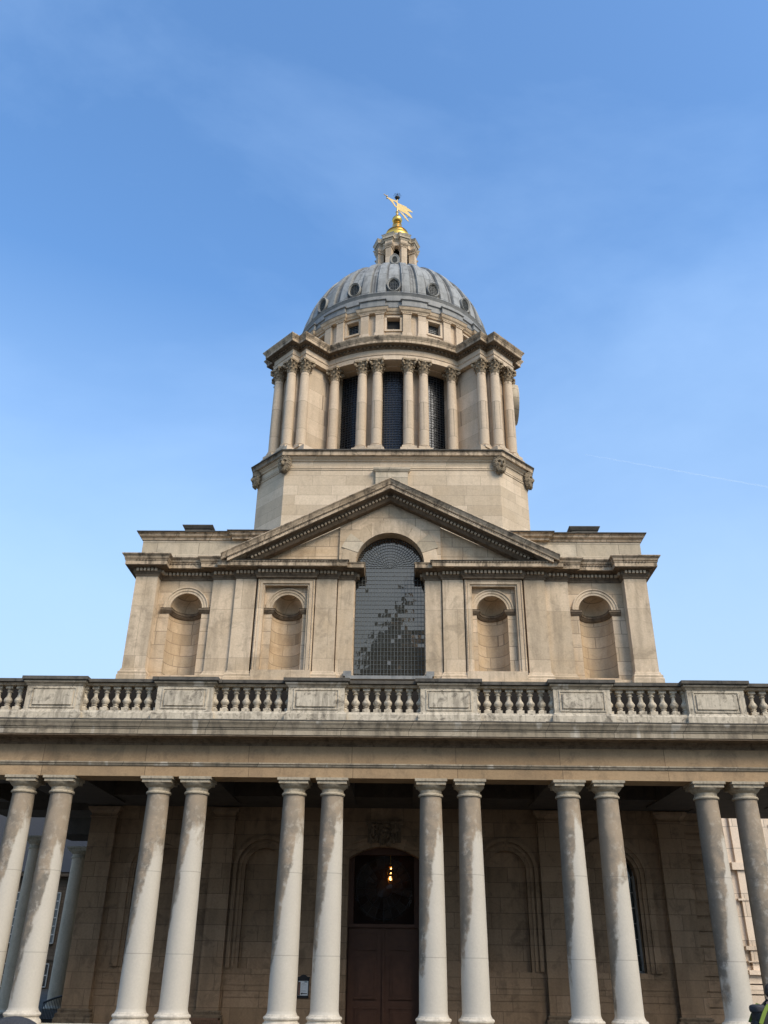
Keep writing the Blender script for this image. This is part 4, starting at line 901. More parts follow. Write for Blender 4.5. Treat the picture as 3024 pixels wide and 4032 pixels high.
for k in range(-4, 6):
    cx = XC+(k-.5)*P_+0.0; cx = XC+(k-.5)*P_
    m_ = MB(); m_.box(cx-.80, cx+.80, 23.94, 24.5, 7.62, 8.66)
    m_.sweep([(cx-.80, 24.5), (cx-.80, 23.94), (cx+.80, 23.94), (cx+.80, 24.5)], [(-.02, 7.62), (.08, 7.62), (.08, 7.88), (.05, 7.91), (.03, 7.96), (-.02, 7.98)])
    o = obj("pedestal", m_, M_bal, col)
    m_ = MB(); m_.box(cx-.56, cx+.56, 23.90, 23.945, 8.10, 8.52); obj("panel", m_, M_bal, o)
    m_ = MB(); z0, z1, w_ = 8.05, 8.57, .61
    for a0, a1, b0, b1 in ((-w_-.035, w_+.035, z1, z1+.035), (-w_-.035, w_+.035, z0-.035, z0), (-w_-.035, -w_, z0, z1), (w_, w_+.035, z0, z1)): m_.box(cx+a0, cx+a1, 23.915, 23.945, b0, b1)
    obj("panel_frame", m_, M_bal, o)
    m_ = MB(); m_.sweep([(cx-.80, 24.5), (cx-.80, 23.94), (cx+.80, 23.94), (cx+.80, 24.5)], [(-.02, 8.66), (.02, 8.66), (.04, 8.70), (.09, 8.74), (.10, 8.78), (-.02, 8.79)]); obj("cap_moulding", m_, M_ccorn, o)
    m_ = MB(); m_.sweep([(cx-.80, 24.5), (cx-.80, 23.94), (cx+.80, 23.94), (cx+.80, 24.5)], [(-.02, 8.792), (.13, 8.792), (.15, 8.81), (.15, 8.90), (-.02, 8.92)]); m_.box(cx-.8, cx+.8, 23.94, 24.55, 8.77, 8.93); obj("coping", m_, M_cope, o)
def balu():
    m_ = MB(); m_.box(-.105, .105, -.105, .105, 7.965, 8.09)
    m_.lathe([(0, 8.09), (.10, 8.09), (.075, 8.12), (.06, 8.145), (.085, 8.15), (.085, 8.17), (.06, 8.18), (.085, 8.21), (.118, 8.26), (.12, 8.30), (.095, 8.345), (.062, 8.39), (.052, 8.46), (.058, 8.52), (.085, 8.53), (.085, 8.55), (.065, 8.56), (.075, 8.60), (.1, 8.62), (0, 8.62)], 14)
    m_.box(-.10, .10, -.10, .10, 8.62, 8.72); return m_
bs = None
nb = 0
for k in range(-4, 5):
    c0 = XC+(k-.5)*P_+.80; c1 = XC+(k+.5)*P_-.80; cnt = 7
    for i in range(8):
        x = c0+(c1-c0)*i/7
        L = (x, 24.24, 0)
        if abs(x-XC) > 13.5: continue
        if bs is None: bs = obj("baluster", balu(), M_bal, col, L)
        else: inst(bs, col, L)
        nb += 1
    m_ = MB(); m_.sweep([(c0-.05, 24.06), (c1+.05, 24.06)], [(-.38, 8.70), (.0, 8.70), (.02, 8.74), (.05, 8.76), (-.38, 8.78)]); obj("rail", m_, M_ccorn, col)
    m_ = MB(); m_.box(c0-.05, c1+.05, 23.97, 24.5, 8.782, 8.875); obj("rail_coping", m_, M_cope, col)
b = MB(); b.box(XA, XB, 25.2, 25.5, 7.6, 9.1); obj("rear_parapet", b, M_gapshade, col)
# roof, ceiling, beams
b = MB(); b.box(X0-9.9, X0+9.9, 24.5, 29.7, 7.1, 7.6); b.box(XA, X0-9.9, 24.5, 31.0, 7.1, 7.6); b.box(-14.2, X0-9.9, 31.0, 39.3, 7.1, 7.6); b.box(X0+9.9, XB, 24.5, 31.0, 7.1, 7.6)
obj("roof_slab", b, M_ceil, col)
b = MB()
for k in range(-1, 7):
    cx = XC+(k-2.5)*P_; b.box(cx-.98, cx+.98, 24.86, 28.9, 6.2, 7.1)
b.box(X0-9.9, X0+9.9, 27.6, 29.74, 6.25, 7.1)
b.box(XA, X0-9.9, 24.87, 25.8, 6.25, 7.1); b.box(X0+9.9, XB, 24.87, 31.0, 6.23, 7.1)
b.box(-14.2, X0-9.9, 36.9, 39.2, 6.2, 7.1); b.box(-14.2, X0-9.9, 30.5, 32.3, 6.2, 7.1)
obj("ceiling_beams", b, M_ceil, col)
b = MB(); b.box(XA, XB, 23.95, 25.05, -.6, .265); obj("stylobate", b, M_base, col)
b = MB(); b.add([(XA, 25, -.6), (XB, 25, -.6), (XB, 40, -.6), (XA, 40, -.6)], [(0, 1, 2, 3)]); obj("floor", b, M_pave, col)
# ================================================================ BACK WALL of the walk (lower storey of the chapel)
BW = 29.9
b = MB()
segs = [(-9.65, -8.7), (-5.68, -4.95), (-2.75, -1.3), (1.3, 2.75), (4.95, 5.68), (8.7, 9.85)]
for a0, a1 in segs: b.box(XC+a0, XC+a1, BW, 30.8, -.6, 7.0)
def blind(cx, x0, x1, hw, zb, zs, mb, back=True):
    arched_wall(mb, x0, x1, -.6, 7.0, BW, 30.3, cx, hw, zb, zs, 20)
    if back: mb.box(cx-hw-.05, cx+hw+.05, BW+.18, 30.4, zb-.05, zs+hw+.05)
for cx, x0, x1, hw in ((-3.87, -4.95, -2.75, .63), (3.95, 2.75, 4.95, .63), (-7.25, -8.7, -5.68, .72)):
    blind(XC+cx, XC+x0, XC+x1, hw, 1.5, 4.37, b)
blind(XC+7.35, XC+5.68, XC+8.7, .75, 1.52, 4.25, b, False)
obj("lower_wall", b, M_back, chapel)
for cx, hw, wo in ((-3.87, .63, .38), (3.95, .63, .38), (-7.25, .72, .55), (7.35, .75, .55)):
    b = MB(); cx += XC; zs = 4.37 if abs(cx) < 6 else 4.25
    for d0, d1, yf in ((.0, .02, BW-.02), (.12, .20, BW-.05), (.26, .38, BW-.09)):
        d1 = d1+.08*(wo-.38)/.17; 
        arch_band(b, cx, zs, [(hw+d0, BW+.1), (hw+d0, yf), (hw+d1, yf), (hw+d1, BW+.1)])
        for s_ in (-1, 1):
            xa, xb = sorted((cx+s_*(hw+d0), cx+s_*(hw+d1))); b.box(xa, xb, yf, BW+.1, 1.52, zs)
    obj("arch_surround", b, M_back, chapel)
for a0, a1 in ((-8.8, -5.62), (-4.88, -1.6), (1.6, 4.95), (5.75, 8.86)):
    b = MB(); b.box(XC+a0, XC+a1, BW-.04, BW+.02, 1.06, 1.13); b.box(XC+a0, XC+a1, BW-.03, BW+.02, -.6, .71); b.box(XC+a0, XC+a1, BW-.02, BW+.02, .73, 1.05)
    obj("dado", b, M_back, chapel)
for a0, a1 in ((-9.72, -8.88), (-5.62, -4.94), (5.02, 5.70), (8.92, 9.78)):
    q = MB(); q.box(XC+a0, XC+a1, BW-.22, BW+.1, .36, 5.9); o = obj("lower_pilaster", q, M_back, chapel)
    pt = [(XC+a0, BW+.1), (XC+a0, BW-.22), (XC+a1, BW-.22), (XC+a1, BW+.1)]
    q = MB(); q.sweep(pt, [(-.05, 5.88), (.03, 5.88), (.03, 5.92), (.0, 5.94), (.0, 6.0), (.07, 6.08), (.1, 6.1), (.12, 6.2), (-.05, 6.22)]); obj("capital", q, M_back, o)
    q = MB(); q.sweep(pt, [(-.05, -.6), (.14, -.6), (.14, .12), (.11, .16), (.12, .24), (.05, .28), (.07, .34), (.02, .38), (-.05, .38)]); obj("base", q, M_sootshade, o)
# rusticated return right of the last pilaster
q = MB()
for i in range(17): q.box(XC+9.86, XC+10.9, 30.0, 32.0, -.6+.415*i, -.6+.415*i+.345)
q.box(XC+9.86, XC+10.87, 30.05, 32.5, -.6, 7.0); obj("rusticated_wall", q, M_back, chapel)
q = MB(); q.box(X0-9.5, X0-9.0, 30.0, 48.9, -.6, 7.0); q.box(X0+9.0, X0+9.5, 30.9, 48.9, -.6, 7.0); q.box(X0-9.5, X0+9.5, 40, 48.9, -.6, 7.0); obj("side_walls", q, M_ash, chapel)
# right lower window
q = MB(); q.box(XC+6.5, XC+7.12, BW+.12, 30.4, 1.4, 5.1); obj("window_jamb", q, M_back, chapel)
q = MB(); q.box(XC+6.55, XC+8.15, 30.32, 30.34, 1.4, 5.1); w = obj("lower_window", q, M_sash, chapel)
q = MB()
for i in range(2, 5): q.box(XC+6.62+i*.365-.01, XC+6.62+i*.365+.01, 30.27, 30.31, 1.55, 5.0)
for i in range(9): q.box(XC+6.6, XC+8.1, 30.265, 30.315, 1.56+i*.45-.012, 1.56+i*.45+.012)
q.box(XC+6.6, XC+8.1, 30.2, 30.31, 1.5, 1.58); q.box(XC+8.04, XC+8.1, 30.2, 30.31, 1.55, 4.3); q.box(XC+6.6, XC+6.66, 30.2, 30.31, 1.55, 4.3)
obj("glazing_bars", q, M_barw, w)
# door opening
q = MB()
nseg = 16; hw = 1.15
def segz(x): return 4.72+(.36)*(1-(x/hw)**2)
for i in range(nseg):
    xa, xb = -hw+2*hw*i/nseg, -hw+2*hw*(i+1)/nseg
    q.add([(XC+x, y, z) for y in (BW-.02, 30.4) for x, z in ((xa, segz(xa)), (xb, segz(xb)), (xb, 7.0), (xa, 7.0))], [(0, 1, 2, 3), (5, 4, 7, 6), (0, 4, 5, 1)])
for s_ in (-1, 1):
    xa, xb = sorted((XC+s_*hw, XC+s_*1.31)); q.box(xa, xb, BW-.02, 30.4, -.6, 7.0)
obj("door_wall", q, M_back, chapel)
q = MB()
for d0, d1, yf in ((.0, .10, BW-.06), (.10, .24, BW-.10), (.24, .30, BW-.14)):
    for s_ in (-1, 1):
        xa, xb = sorted((XC+s_*(hw+d0), XC+s_*(hw+d1))); q.box(xa, xb, yf, BW, -.6, 4.72)
    for i in range(nseg):
        xa, xb = -hw+2*hw*i/nseg, -hw+2*hw*(i+1)/nseg; ka, kb = xa/hw, xb/hw
        vs = [(XC+xa+ka*dd, y, segz(xa)+dd) for y in (yf, BW+.02) for dd in (d0, d1)]+[(XC+xb+kb*dd, y, segz(xb)+dd) for y in (yf, BW+.02) for dd in (d0, d1)]
        q.add(vs, [(0, 4, 5, 1), (2, 3, 7, 6), (0, 2, 6, 4), (1, 5, 7, 3)])
obj("door_surround", q, M_back, chapel)
door = MB(); door.box(XC-1.15, XC+1.15, 30.36, 30.45, -.6, 2.72)
for s_ in (-1, 1):
    x0_, x1_ = sorted((XC+s_*.02, XC+s_*1.1)); door.box(x0_, x1_, 30.30, 30.36, -.6, 2.70)
o = obj("door", door, M_door, chapel)
for s_ in (-1, 1):
    for z0, z1 in ((2.1, 2.52), (.75, 1.88), (-.1, .45)):
        q = MB(); x0_, x1_ = sorted((XC+s_*.22, XC+s_*.86)); pr = [(.0, 30.30), (.04, 30.262), (.09, 30.275)]
        q.box(x0_, x1_, 30.27, 30.30, z0, z1); q.box(x0_+.08, x1_-.08, 30.25, 30.27, z0+.08, z1-.08); q.box(x0_-.03, x1_+.03, 30.25, 30.30, z1, z1+.04); q.box(x0_-.03, x1_+.03, 30.25, 30.30, z0-.04, z0); obj("door_panel", q, M_door, o)
q = MB(); q.box(XC-.03, XC+.03, 30.24, 30.30, -.6, 2.68); obj("meeting_stile", q, M_door, o)
q = MB(); q.box(XC-1.15, XC+1.15, 30.2, 30.45, 2.70, 2.80); obj("transom", q, M_door, o)
# fanlight: dark panes in a wooden frame with a radiating tracery
q = MB(); q.box(XC-1.15, XC-.98, 30.28, 30.45, 2.8, 5.1); q.box(XC+.98, XC+1.15, 30.28, 30.45, 2.8, 5.1); q.box(XC-1.15, XC+1.15, 30.28, 30.45, 4.86, 5.1)
fr_ = obj("fanlight", q, M_door, chapel)
q = MB()
for i in range(20):
    a = 2*pi*i/20; q.tube([(XC+.28*cos(a), 30.34, 3.85+.28*sin(a)), (XC+.98*cos(a), 30.34, 3.85+1.0*sin(a))], .011, 6)
for r in (.28, .6, .9): q.tube([(XC+r*cos(2*pi*i/36), 30.34, 3.85+r*1.02*sin(2*pi*i/36)) for i in range(36)], .012, 6, True)
obj("tracery", q, M_iron, fr_)
q = MB(); rnd = random.Random(11)
for r0, r1, c in ((.02, .28, 10), (.28, .6, 20), (.6, .98, 20)):
    for i in range(c):
        a0, a1 = 2*pi*i/c, 2*pi*(i+1)/c; tx, tz = rnd.gauss(0, .06), rnd.gauss(0, .06); mx_, mz_ = (r0+r1)/2*cos((a0+a1)/2), (r0+r1)/2*sin((a0+a1)/2)
        q.add([(XC+x, 30.37+(x-mx_)*tx+(z-mz_)*tz, 3.85+z*1.02) for x, z in ((r0*cos(a0), r0*sin(a0)), (r1*cos(a0), r1*sin(a0)), (r1*cos(a1), r1*sin(a1)), (r0*cos(a1), r0*sin(a1)))], [(0, 1, 2, 3)])
obj("panes", q, M_clear, fr_)
q = MB(); q.box(XC-1.0, XC+1.0, 30.9, 30.92, 2.7, 5.2); obj("vestibule_wall", q, simple("dim_red_brown_interior", (.022, .009, .006), .9, var=.6, scale=3), chapel)
# keystone cartouche
q = MB(); q.box(XC-.55, XC+.55, BW-.16, BW, 5.18, 5.80); q.box(XC-.6, XC+.6, BW-.2, BW, 5.74, 5.84)
rnd = random.Random(8)
for i in range(60): q.ell((XC+rnd.uniform(-.45, .45), BW-.18, rnd.uniform(5.12, 5.75)), (rnd.uniform(.04, .1), .07, rnd.uniform(.04, .12)), 7, 5)
obj("carved_cartouche", q, M_sootshade, chapel)
# ================================================================ LANTERN (lit), hanging behind the fanlight
ln = empty("hanging_lantern", (XC+.2, 30.6, 3.9), "small lit brass hanging lantern glowing behind the dark fanlight over the door", "lamp")
lx = XC+.2
b = MB(); b.tube([(lx, 30.6, 5.0), (lx, 30.6, 4.66)], .008); b.lathe([(0, 4.66), (.05, 4.64), (.03, 4.58), (.09, 4.52), (.02, 4.5)], 10, (lx, 30.6, 0))
for z in (4.5, 4.32, 4.2, 4.02): b.tube([(lx+.07*cos(i*pi/5), 30.6+.07*sin(i*pi/5), z) for i in range(10)], .009, 5, True)
for i in range(6): a = i*pi/3; b.tube([(lx+.07*cos(a), 30.6+.07*sin(a), 4.5), (lx+.09*cos(a), 30.6+.09*sin(a), 4.3), (lx+.05*cos(a), 30.6+.05*sin(a), 4.0)], .006, 5)
obj("lamp_frame", b, M_gold, ln)
b = MB(); b.ell((lx, 30.6, 4.17), (.045, .045, .06), 10, 8); b.ell((lx+.015, 30.6, 4.50), (.025, .025, .05), 8, 6); b.ell((lx+.015, 30.6, 4.33), (.02, .02, .02), 8, 6); obj("bulb", b, M_flame, ln)
# ================================================================ NOTICE BOARD
nbx = XC-2.43; ny = BW-.05
nbd = empty("notice_board", (nbx, ny, .73), "narrow black framed notice board with an arrow poster between two columns", "notice board")
b = MB(); b.box(nbx-.175, nbx+.175, ny, ny+.05, .74, 1.27); b.box(nbx-.175, nbx-.155, ny-.03, ny, .74, 1.27); b.box(nbx+.155, nbx+.175, ny-.03, ny, .74, 1.27); b.box(nbx-.175, nbx+.175, ny-.03, ny, .74, .79); b.box(nbx-.175, nbx+.175, ny-.03, ny, 1.20, 1.27)
b.box(nbx-.2, nbx+.2, ny-.045, ny+.05, 1.27, 1.295)
b.prism([(nbx-.18, 1.295), (nbx-.12, 1.305), (nbx-.06, 1.35), (nbx, 1.365), (nbx+.06, 1.35), (nbx+.12, 1.305), (nbx+.18, 1.295)], 'y', ny-.03, ny+.05)
obj("frame", b, M_iron, nbd)
b = MB(); b.box(nbx-.15, nbx+.15, ny-.012, ny-.004, .80, 1.19); ps = obj("poster", b, M_white, nbd)
b = MB(); b.box(nbx-.148, nbx-.085, ny-.018, ny-.013, .805, 1.165); obj("picture", b, M_photo, ps)
b = MB(); y0_ = ny-.018; b.prism([(nbx-.075, .85), (nbx-.02, .885), (nbx-.02, .864), (nbx+.13, .86), (nbx+.13, .838), (nbx-.02, .838), (nbx-.02, .815)], 'y', y0_, y0_+.005); obj("arrow", b, M_ink, ps)
b = MB()
for z, x0_, x1_, h_ in ((1.115, -.035, .045, .012), (1.078, -.06, .09, .012), (1.035, -.045, .0, .006), (1.0, -.055, .0, .005), (1.0, .03, .09, .005), (.97, -.06, -.01, .005), (.925, -.07, .085, .009), (.9, -.075, .1, .006)):
    x = x0_
    while x < x1_: b.box(nbx+x, nbx+min(x+.009, x1_), y0_, y0_+.005, z, z+h_); x += .0125
obj("lettering", b, M_inkg, ps)
b = MB(); b.box(nbx+.03, nbx+.12, y0_, y0_+.005, 1.15, 1.18); obj("logo", b, M_blue, ps)
# ================================================================ BENCH
bn = empty("garden_bench", (XC-5.28, 29.2, -.6), "slatted brown wooden bench standing in front of the lower pilaster, only its back showing", "bench")
bx = XC-5.28; fz = -.6
b = MB()
for i in range(13): xx = bx-.40+i*.067; b.box(xx-.018, xx+.018, 29.35, 29.37, fz+.45, fz+.74)
obj("slats", b, M_wood, bn)
b = MB(); b.box(bx-.47, bx+.47, 29.33, 29.39, fz+.74, fz+.80); b.box(bx-.45, bx+.45, 29.34, 29.38, fz+.42, fz+.47); obj("back_rail", b, M_wood, bn)
b = MB()
for i in range(5): b.box(bx-.46, bx+.46, 28.85+i*.09, 28.92+i*.09, fz+.40, fz+.43)
obj("seat", b, M_wood, bn)
for x, y, h_ in ((-.45, 29.36, .8), (.45, 29.36, .8), (-.45, 28.87, .6), (.45, 28.87, .6)):
    q = MB(); q.box(bx+x-.03, bx+x+.03, y-.03, y+.03, fz, fz+h_); obj("leg", q, M_wood, bn)
for s_ in (-1, 1):
    q = MB(); q.box(bx+s_*.45-.035, bx+s_*.45+.035, 28.83, 29.36, fz+.6, fz+.63); obj("armrest", q, M_wood, bn)
# ================================================================ IRON RAILING
rl = empty("iron_railing", (-10.7, 30, -.6), "black iron railing with a curved top rail beside the leftmost wall pilaster", "railing")
pts = [(-11.1+i*.1, 30.6-.02*i, .48+.22*sin(min(1, i/9)*pi/2)) for i in range(10)]+[(-10.1, 30.4, .70)]
b = MB(); b.tube(pts, .03); obj("top_rail", b, M_iron, rl)
b = MB()
for i in range(20):
    t = i/19; x = -11.1+t*1.0; z = .46+.22*sin(min(1, t*10/9)*pi/2); b.tube([(x, 30.6-.2*t, -.6), (x, 30.6-.2*t, z)], .011, 5)
obj("balusters", b, M_iron, rl)
b = MB(); b.box(-11.15, -10.05, 30.62, 30.9, -.6, .05); b.tube([(-11.1, 30.6, -.1), (-10.1, 30.4, .05)], .02); obj("kerb", b, M_iron, rl)
# ================================================================ OTHER BUILDINGS
M_lb = stone("grey_brick_building", (.10, .075, .052), (.08, .056, .038), (.04, .035, .03), bw=.6, bh=.2, dark_amt=.4)
lb = empty("sash_windowed_building", (-28, 60, 0), "dark grey building with tall white-barred sash windows seen between the leftmost columns", "building")
b = MB(); b.box(-42, -10, 60, 75, 0, 6.6); b.box(-42, -10, 59.9, 60, 1.55, 2.2); obj("wall", b, M_lb, lb)
b = MB(); b.prism([(59.3, 6.6), (75, 6.6), (67, 13)], 'x', -42.4, -9.6); obj("roof", b, M_slate, lb)
b = MB(); b.box(-42.3, -9.7, 59.4, 60, 6.35, 6.62); obj("eaves", b, M_lb, lb)
first = None
for k in range(11):
    cx = -38.0+k*2.62
    for z0, z1, arch in ((2.5, 5.4, 0), (.1, 1.35, 0)):
        q = MB(); q.box(cx-.5, cx+.5, 59.86, 59.99, z0, z1); w = obj("sash_window", q, M_sash, lb)
        q = MB()
        for i in range(5): q.box(cx-.5+i*.25-.025, cx-.5+i*.25+.025, 59.80, 59.858, z0, z1)
        nn = int((z1-z0)/.42)
        for i in range(nn+1): z = z0+(z1-z0)*i/nn; q.box(cx-.5, cx+.5, 59.79, 59.857, z-.03, z+.03)
        obj("glazing_bars", q, M_barw, w)
M_rb = stone("sunlit_portland_stone", (.68, .56, .44), (.6, .48, .36), (.4, .33, .26), bw=1.6, bh=.9, dark_amt=.15, warm_amt=.2, streak=.1)
rb = empty("neighbouring_stone_building", (16, 40, 0), "pale pilastered stone building seen through the gap between the two rightmost columns", "building")
rx = XC+.0
b = MB(); b.box(rx+14.2, 34, 40.4, 60, 0, 12); obj("wall", b, M_rb, rb)
b = MB(); b.box(rx+15.02, rx+16.4, 40.0, 40.4, 1.6, 12); b.box(rx+14.72, rx+16.7, 40.15, 40.4, 1.6, 12); obj("pilaster", b, M_rb, rb)
b = MB()
for z0, z1, o_ in ((5.42, 5.72, .1), (1.45, 1.62, .1), (2.35, 2.5, .06), (4.22, 4.3, .04), (1.9, 1.95, .05)): b.box(rx+14.9-o_, rx+16.5+o_, 40.0-o_, 40.4, z0, z1)
b.box(rx+14.2, 34, 40.3, 40.4, 7.3, 7.55); obj("string_course", b, M_rb, rb)
b = MB()
for i in range(4): b.box(rx+14.6, 34, 40.05, 40.4, .02+i*.37, .34+i*.37)
obj("rusticated_base", b, M_rb, rb)
for z0, z1 in ((3.2, 5.2), (6.0, 7.1)):
    q = MB(); q.box(rx+14.3, rx+14.62, 40.33, 40.39, z0, z1); obj("window", q, M_sash, rb)
# matching court range behind the viewer; it is what the tall window mirrors
ob = MB(); oy = -26
ob.box(-34, 34, oy-8, oy, 0, 8.5); ob.box(-9.5, 9.5, oy-22, oy-5, 0, 16.5); ob.prism([(-4.9, -6.3-14+oy), (4.9, -6.3-14+oy), (6.3, -4.9-14+oy), (6.3, 4.9-14+oy), (4.9, 6.3-14+oy), (-4.9, 6.3-14+oy), (-6.3, 4.9-14+oy), (-6.3, -4.9-14+oy)], 'z', 16, 22.2)
for i in range(24):
    a = 2*pi*i/24
    ob.box(-.25, .25, -.25, .25, 22, 28, Matrix.Translation((5.7*cos(a), oy-14+5.7*sin(a), 0)))
ob.lathe([(4.0, 22), (4.0, 28), (6.4, 28.2), (6.5, 29), (5.4, 29.1), (5.4, 32), (5.3, 33.5), (4.6, 35.2), (3.5, 36.6), (2.0, 37.5), (1.1, 37.7), (1.0, 40.5), (.6, 41.5), (.2, 43), (0, 45.5)], 40, (0, oy-14, 0))
ox = obj("opposite_range", ob, M_attic); ox['kind'] = 'structure'
# ================================================================ CONTRAIL
ct = MB(); a_ = Vector((753.3+XC, 3000, 1845.7)); c_ = Vector((1520+XC, 3000, 1684)); pts = []; rr = []
for i in range(40):
    t = i/39; pts.append(tuple(a_.lerp(c_, t)+Vector((0, 0, 1.2*sin(i*1.7))))); rr.append(.7+2.0*t**.6)
ct.tube(pts, rr, 8); tag(obj("contrail", ct, M_trans), "thin white aircraft trail sloping down across the blue sky at right", "contrail")
# ================================================================ PEOPLE
def skin(name, chains, material, parent=None, sub=2):
    """chains: list of lists of (point, radius); first chain starts at the root; chains joined by equal points"""
    vs = []; idx = {}; ed = []; rad = []
    for ch in chains:
        prev = None
        for p, r in ch:
            key = tuple(round(c, 4) for c in p)
            if key not in idx: idx[key] = len(vs); vs.append(key); rad.append(r)
            i = idx[key]
            if prev is not None and prev != i: ed.append((prev, i))
            prev = i
    me = bpy.data.meshes.new(name+"_skel"); me.from_pydata(vs, ed, [])
    o = bpy.data.objects.new(name, me); S.collection.objects.link(o)
    md = o.modifiers.new("s", 'SKIN'); md.use_smooth_shade = True
    sv = me.skin_vertices[0].data if me.skin_vertices else None
    if sv is None:
        bm = bmesh.new(); bm.from_mesh(me); bm.verts.layers.skin.verify(); bm.to_mesh(me); bm.free(); sv = me.skin_vertices[0].data
    for i, r in enumerate(rad):
        r = r if isinstance(r, tuple) else (r, r); sv[i].radius = r; sv[i].use_root = (i == 0)
    o.modifiers.new("b", 'SUBSURF').levels = sub
    dg = bpy.context.evaluated_depsgraph_get(); ev = o.evaluated_get(dg); m2 = bpy.data.meshes.new_from_object(ev)
    for p in m2.polygons: p.use_smooth = True
    o.modifiers.clear(); o.data = m2; m2.name = name; m2.materials.clear(); m2.materials.append(material)
    bpy.data.meshes.remove(me)
    setp(o, parent, Matrix.Identity(4)); return o
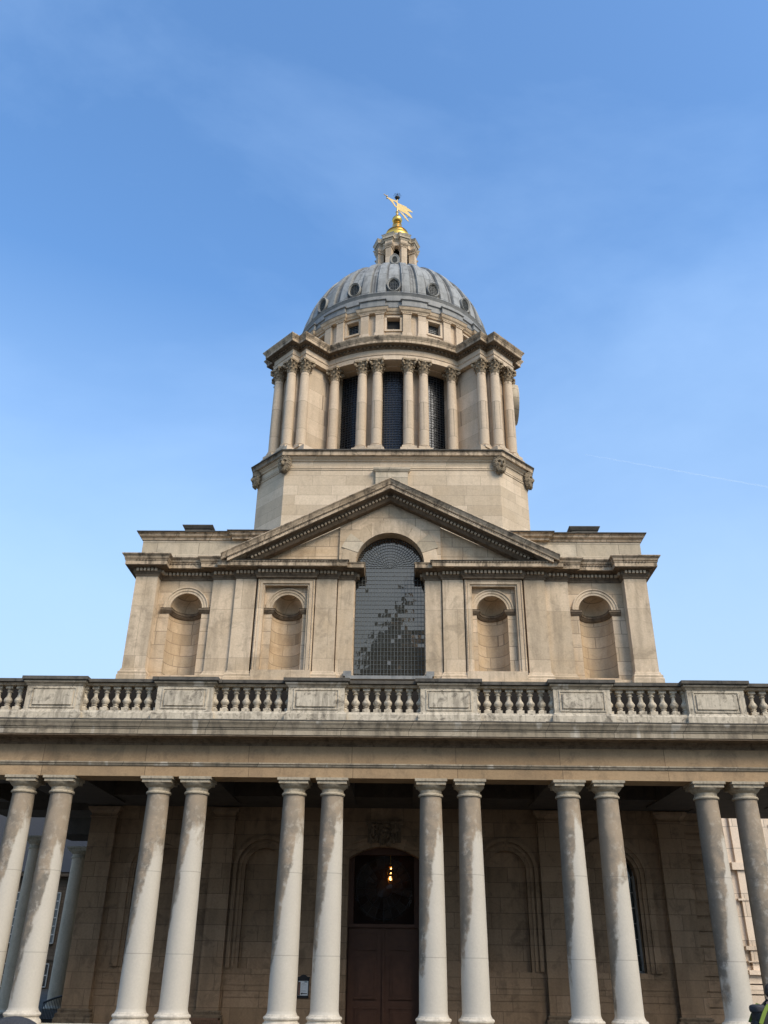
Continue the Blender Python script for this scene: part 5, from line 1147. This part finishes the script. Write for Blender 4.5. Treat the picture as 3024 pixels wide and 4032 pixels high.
def person(x, y, z0, H_, face, hat, label):
    k = H_/1.75
    R = Matrix.Translation((x, y, z0))@Matrix.Rotation(face, 4, 'Z')@Matrix.Scale(k, 4)
    def p(a, b, c): v_ = R@Vector((a, b, c)); return (v_.x, v_.y, v_.z)
    # local: faces -Y
    K = k
    ch = [[(p(0, 0, .95), (.135*K, .105*K)), (p(0, 0, 1.12), (.12*K, .09*K)), (p(0, .01, 1.30), (.15*K, .10*K)), (p(0, .01, 1.42), (.10*K, .075*K)), (p(0, -.01, 1.50), .052*K), (p(0, -.03, 1.57), .060*K), (p(0, -.035, 1.63), .088*K), (p(0, -.03, 1.69), .075*K)]]
    for s_ in (-1, 1):
        ch.append([(p(0, 0, .95), .13*K), (p(s_*.10, 0, .86), .085*K), (p(s_*.11, -.01, .50), .058*K), (p(s_*.11, .01, .10), .038*K), (p(s_*.12, -.05, .045), .042*K), (p(s_*.125, -.15, .03), .032*K)])
        ch.append([(p(0, .01, 1.42), .1*K), (p(s_*.18, .01, 1.39), .058*K), (p(s_*.23, .02, 1.12), .043*K), (p(s_*.20, -.10, .92), .034*K), (p(s_*.19, -.15, .86), .03*K)])
        for q in range(4):
            ch.append([(p(s_*.19, -.15, .86), .03*K), (p(s_*(.205-.012*q), -.19, .835-.012*q), .0095*K), (p(s_*(.20-.012*q), -.215, .805-.012*q), .008*K)])
        ch.append([(p(s_*.19, -.15, .86), .03*K), (p(s_*.165, -.18, .845), .010*K), (p(s_*.16, -.205, .83), .009*K)])
    bd = skin("person", ch, M_skin)
    tag(bd, label, "person")
    m_ = MB()
    hc = Vector((0, -.035, 1.645))
    def face_fn(d): return 1+.05*max(0, -d.y)*math.exp(-((d.x)/.18)**2-((d.z+.05)/.2)**2)*4
    m_.ell(tuple(hc), (.078, .100, .118), 20, 16, R, face_fn)
    for s_ in (-1, 1): m_.ell((s_*.08, -.02, 1.64), (.012, .025, .035), 8, 6, R)
    m_.ell((0, -.14, 1.625), (.014, .022, .024), 8, 6, R); m_.ell((0, -.125, 1.585), (.026, .012, .008), 8, 6, R)
    obj("face", m_, M_skin, bd)
    m_ = MB()
    for s_ in (-1, 1): m_.ell((s_*.032, -.126, 1.655), (.013, .008, .008), 8, 6, R)
    obj("eyes", m_, M_ink, bd)
    m_ = MB()
    if hat:
        m_.ell((0, -.025, 1.675), (.118, .135, .115), 24, 16, R); m_.lathe([(.112, -.035), (.124, -.03), (.124, .02), (.114, .025)], 24, (0, -.025, 1.66), R); obj("beanie", m_, M_grey, bd)
    else:
        m_.ell((0, -.018, 1.675), (.088, .105, .100), 20, 14, R); m_.ell((0, .03, 1.62), (.078, .068, .075), 16, 12, R); obj("hair", m_, M_hair, bd)
    jk = [[(p(0, 0, .93), (.165*K, .13*K)), (p(0, 0, 1.12), (.15*K, .115*K)), (p(0, .01, 1.30), (.18*K, .125*K)), (p(0, .015, 1.41), (.13*K, .10*K)), (p(0, .02, 1.475), .085*K)]]
    for s_ in (-1, 1): jk.append([(p(0, .015, 1.41), .13*K), (p(s_*.185, .01, 1.38), .078*K), (p(s_*.235, .02, 1.12), .062*K), (p(s_*.205, -.09, .93), .05*K)])
    skin("jacket", jk, M_black, bd)
    tr = [[(p(0, 0, .96), (.14*K, .115*K)), (p(0, 0, .88), .12*K)]]
    for s_ in (-1, 1): tr.append([(p(0, 0, .88), .12*K), (p(s_*.10, 0, .80), .098*K), (p(s_*.11, -.01, .48), .075*K), (p(s_*.11, .01, .08), .055*K)])
    skin("trousers", tr, M_denim, bd)
    return bd, R
pr, R1 = person(6.33+XC, 15.5, 0, 1.50, radians(100), False, "dark haired person in a black hooded jacket walking out of the right edge")
# rucksack on the back
bk = empty("rucksack", (R1@Vector((0, .2, 1.0))), "black rucksack with a lime high visibility flash on the person's back at the right edge", "rucksack")
b = MB()
def rf(d): return (1/max(1e-6, (abs(d.x)**3.2+abs(d.y)**3.2+abs(d.z)**3.2)))**(1/3.2)
b.ell((0, .27, 1.13), (.17, .125, .29), 24, 18, R1, rf); bo = obj("main_bag", b, M_pack, bk)
b = MB(); b.ell((0, .38, 1.03), (.13, .07, .16), 18, 14, R1, rf); b.ell((.17, .27, .98), (.04, .07, .12), 14, 10, R1, rf); obj("pocket", b, M_pack, bk)
b = MB(); b.ell((0, .30, 1.36), (.165, .12, .075), 20, 12, R1, rf); obj("lid", b, M_grey, bk)
b = MB()
for s_ in (-1, 1):
    vsx = []
    n_ = 12
    for i in range(n_+1):
        t = i/n_; yy = .17+.22*t; zz_ = 1.43-.30*t**1.3; 
        vsx += [(s_*.176, yy-.035, zz_-.0), (s_*.176, yy+.035, zz_+.02), (s_*.184, yy+.035, zz_+.02), (s_*.184, yy-.035, zz_)]
    b.add(vsx, [(i*4+j, (i+1)*4+j, (i+1)*4+(j+1) % 4, i*4+(j+1) % 4) for i in range(n_) for j in range(4)], False, R1)
    b.box(s_*.18-.004, s_*.18+.004, .33, .40, .92, 1.10, R1)
b.box(-.10, .10, .452, .458, 1.02, 1.08, R1)
obj("reflective_flash", b, M_lime, bk)
b = MB()
for s_ in (-1, 1): b.tube([tuple(R1@Vector(q)) for q in ((s_*.11, .16, 1.40), (s_*.13, .02, 1.50), (s_*.13, -.13, 1.38), (s_*.14, -.14, 1.15), (s_*.15, .12, .95))], .018, 8)
obj("strap", b, M_pack, bk)
pr2, R2 = person(-.64+XC-.02, 2.95, 0, 1.555, radians(160), True, "person in a dark grey beanie, only the top of the head showing at bottom left")
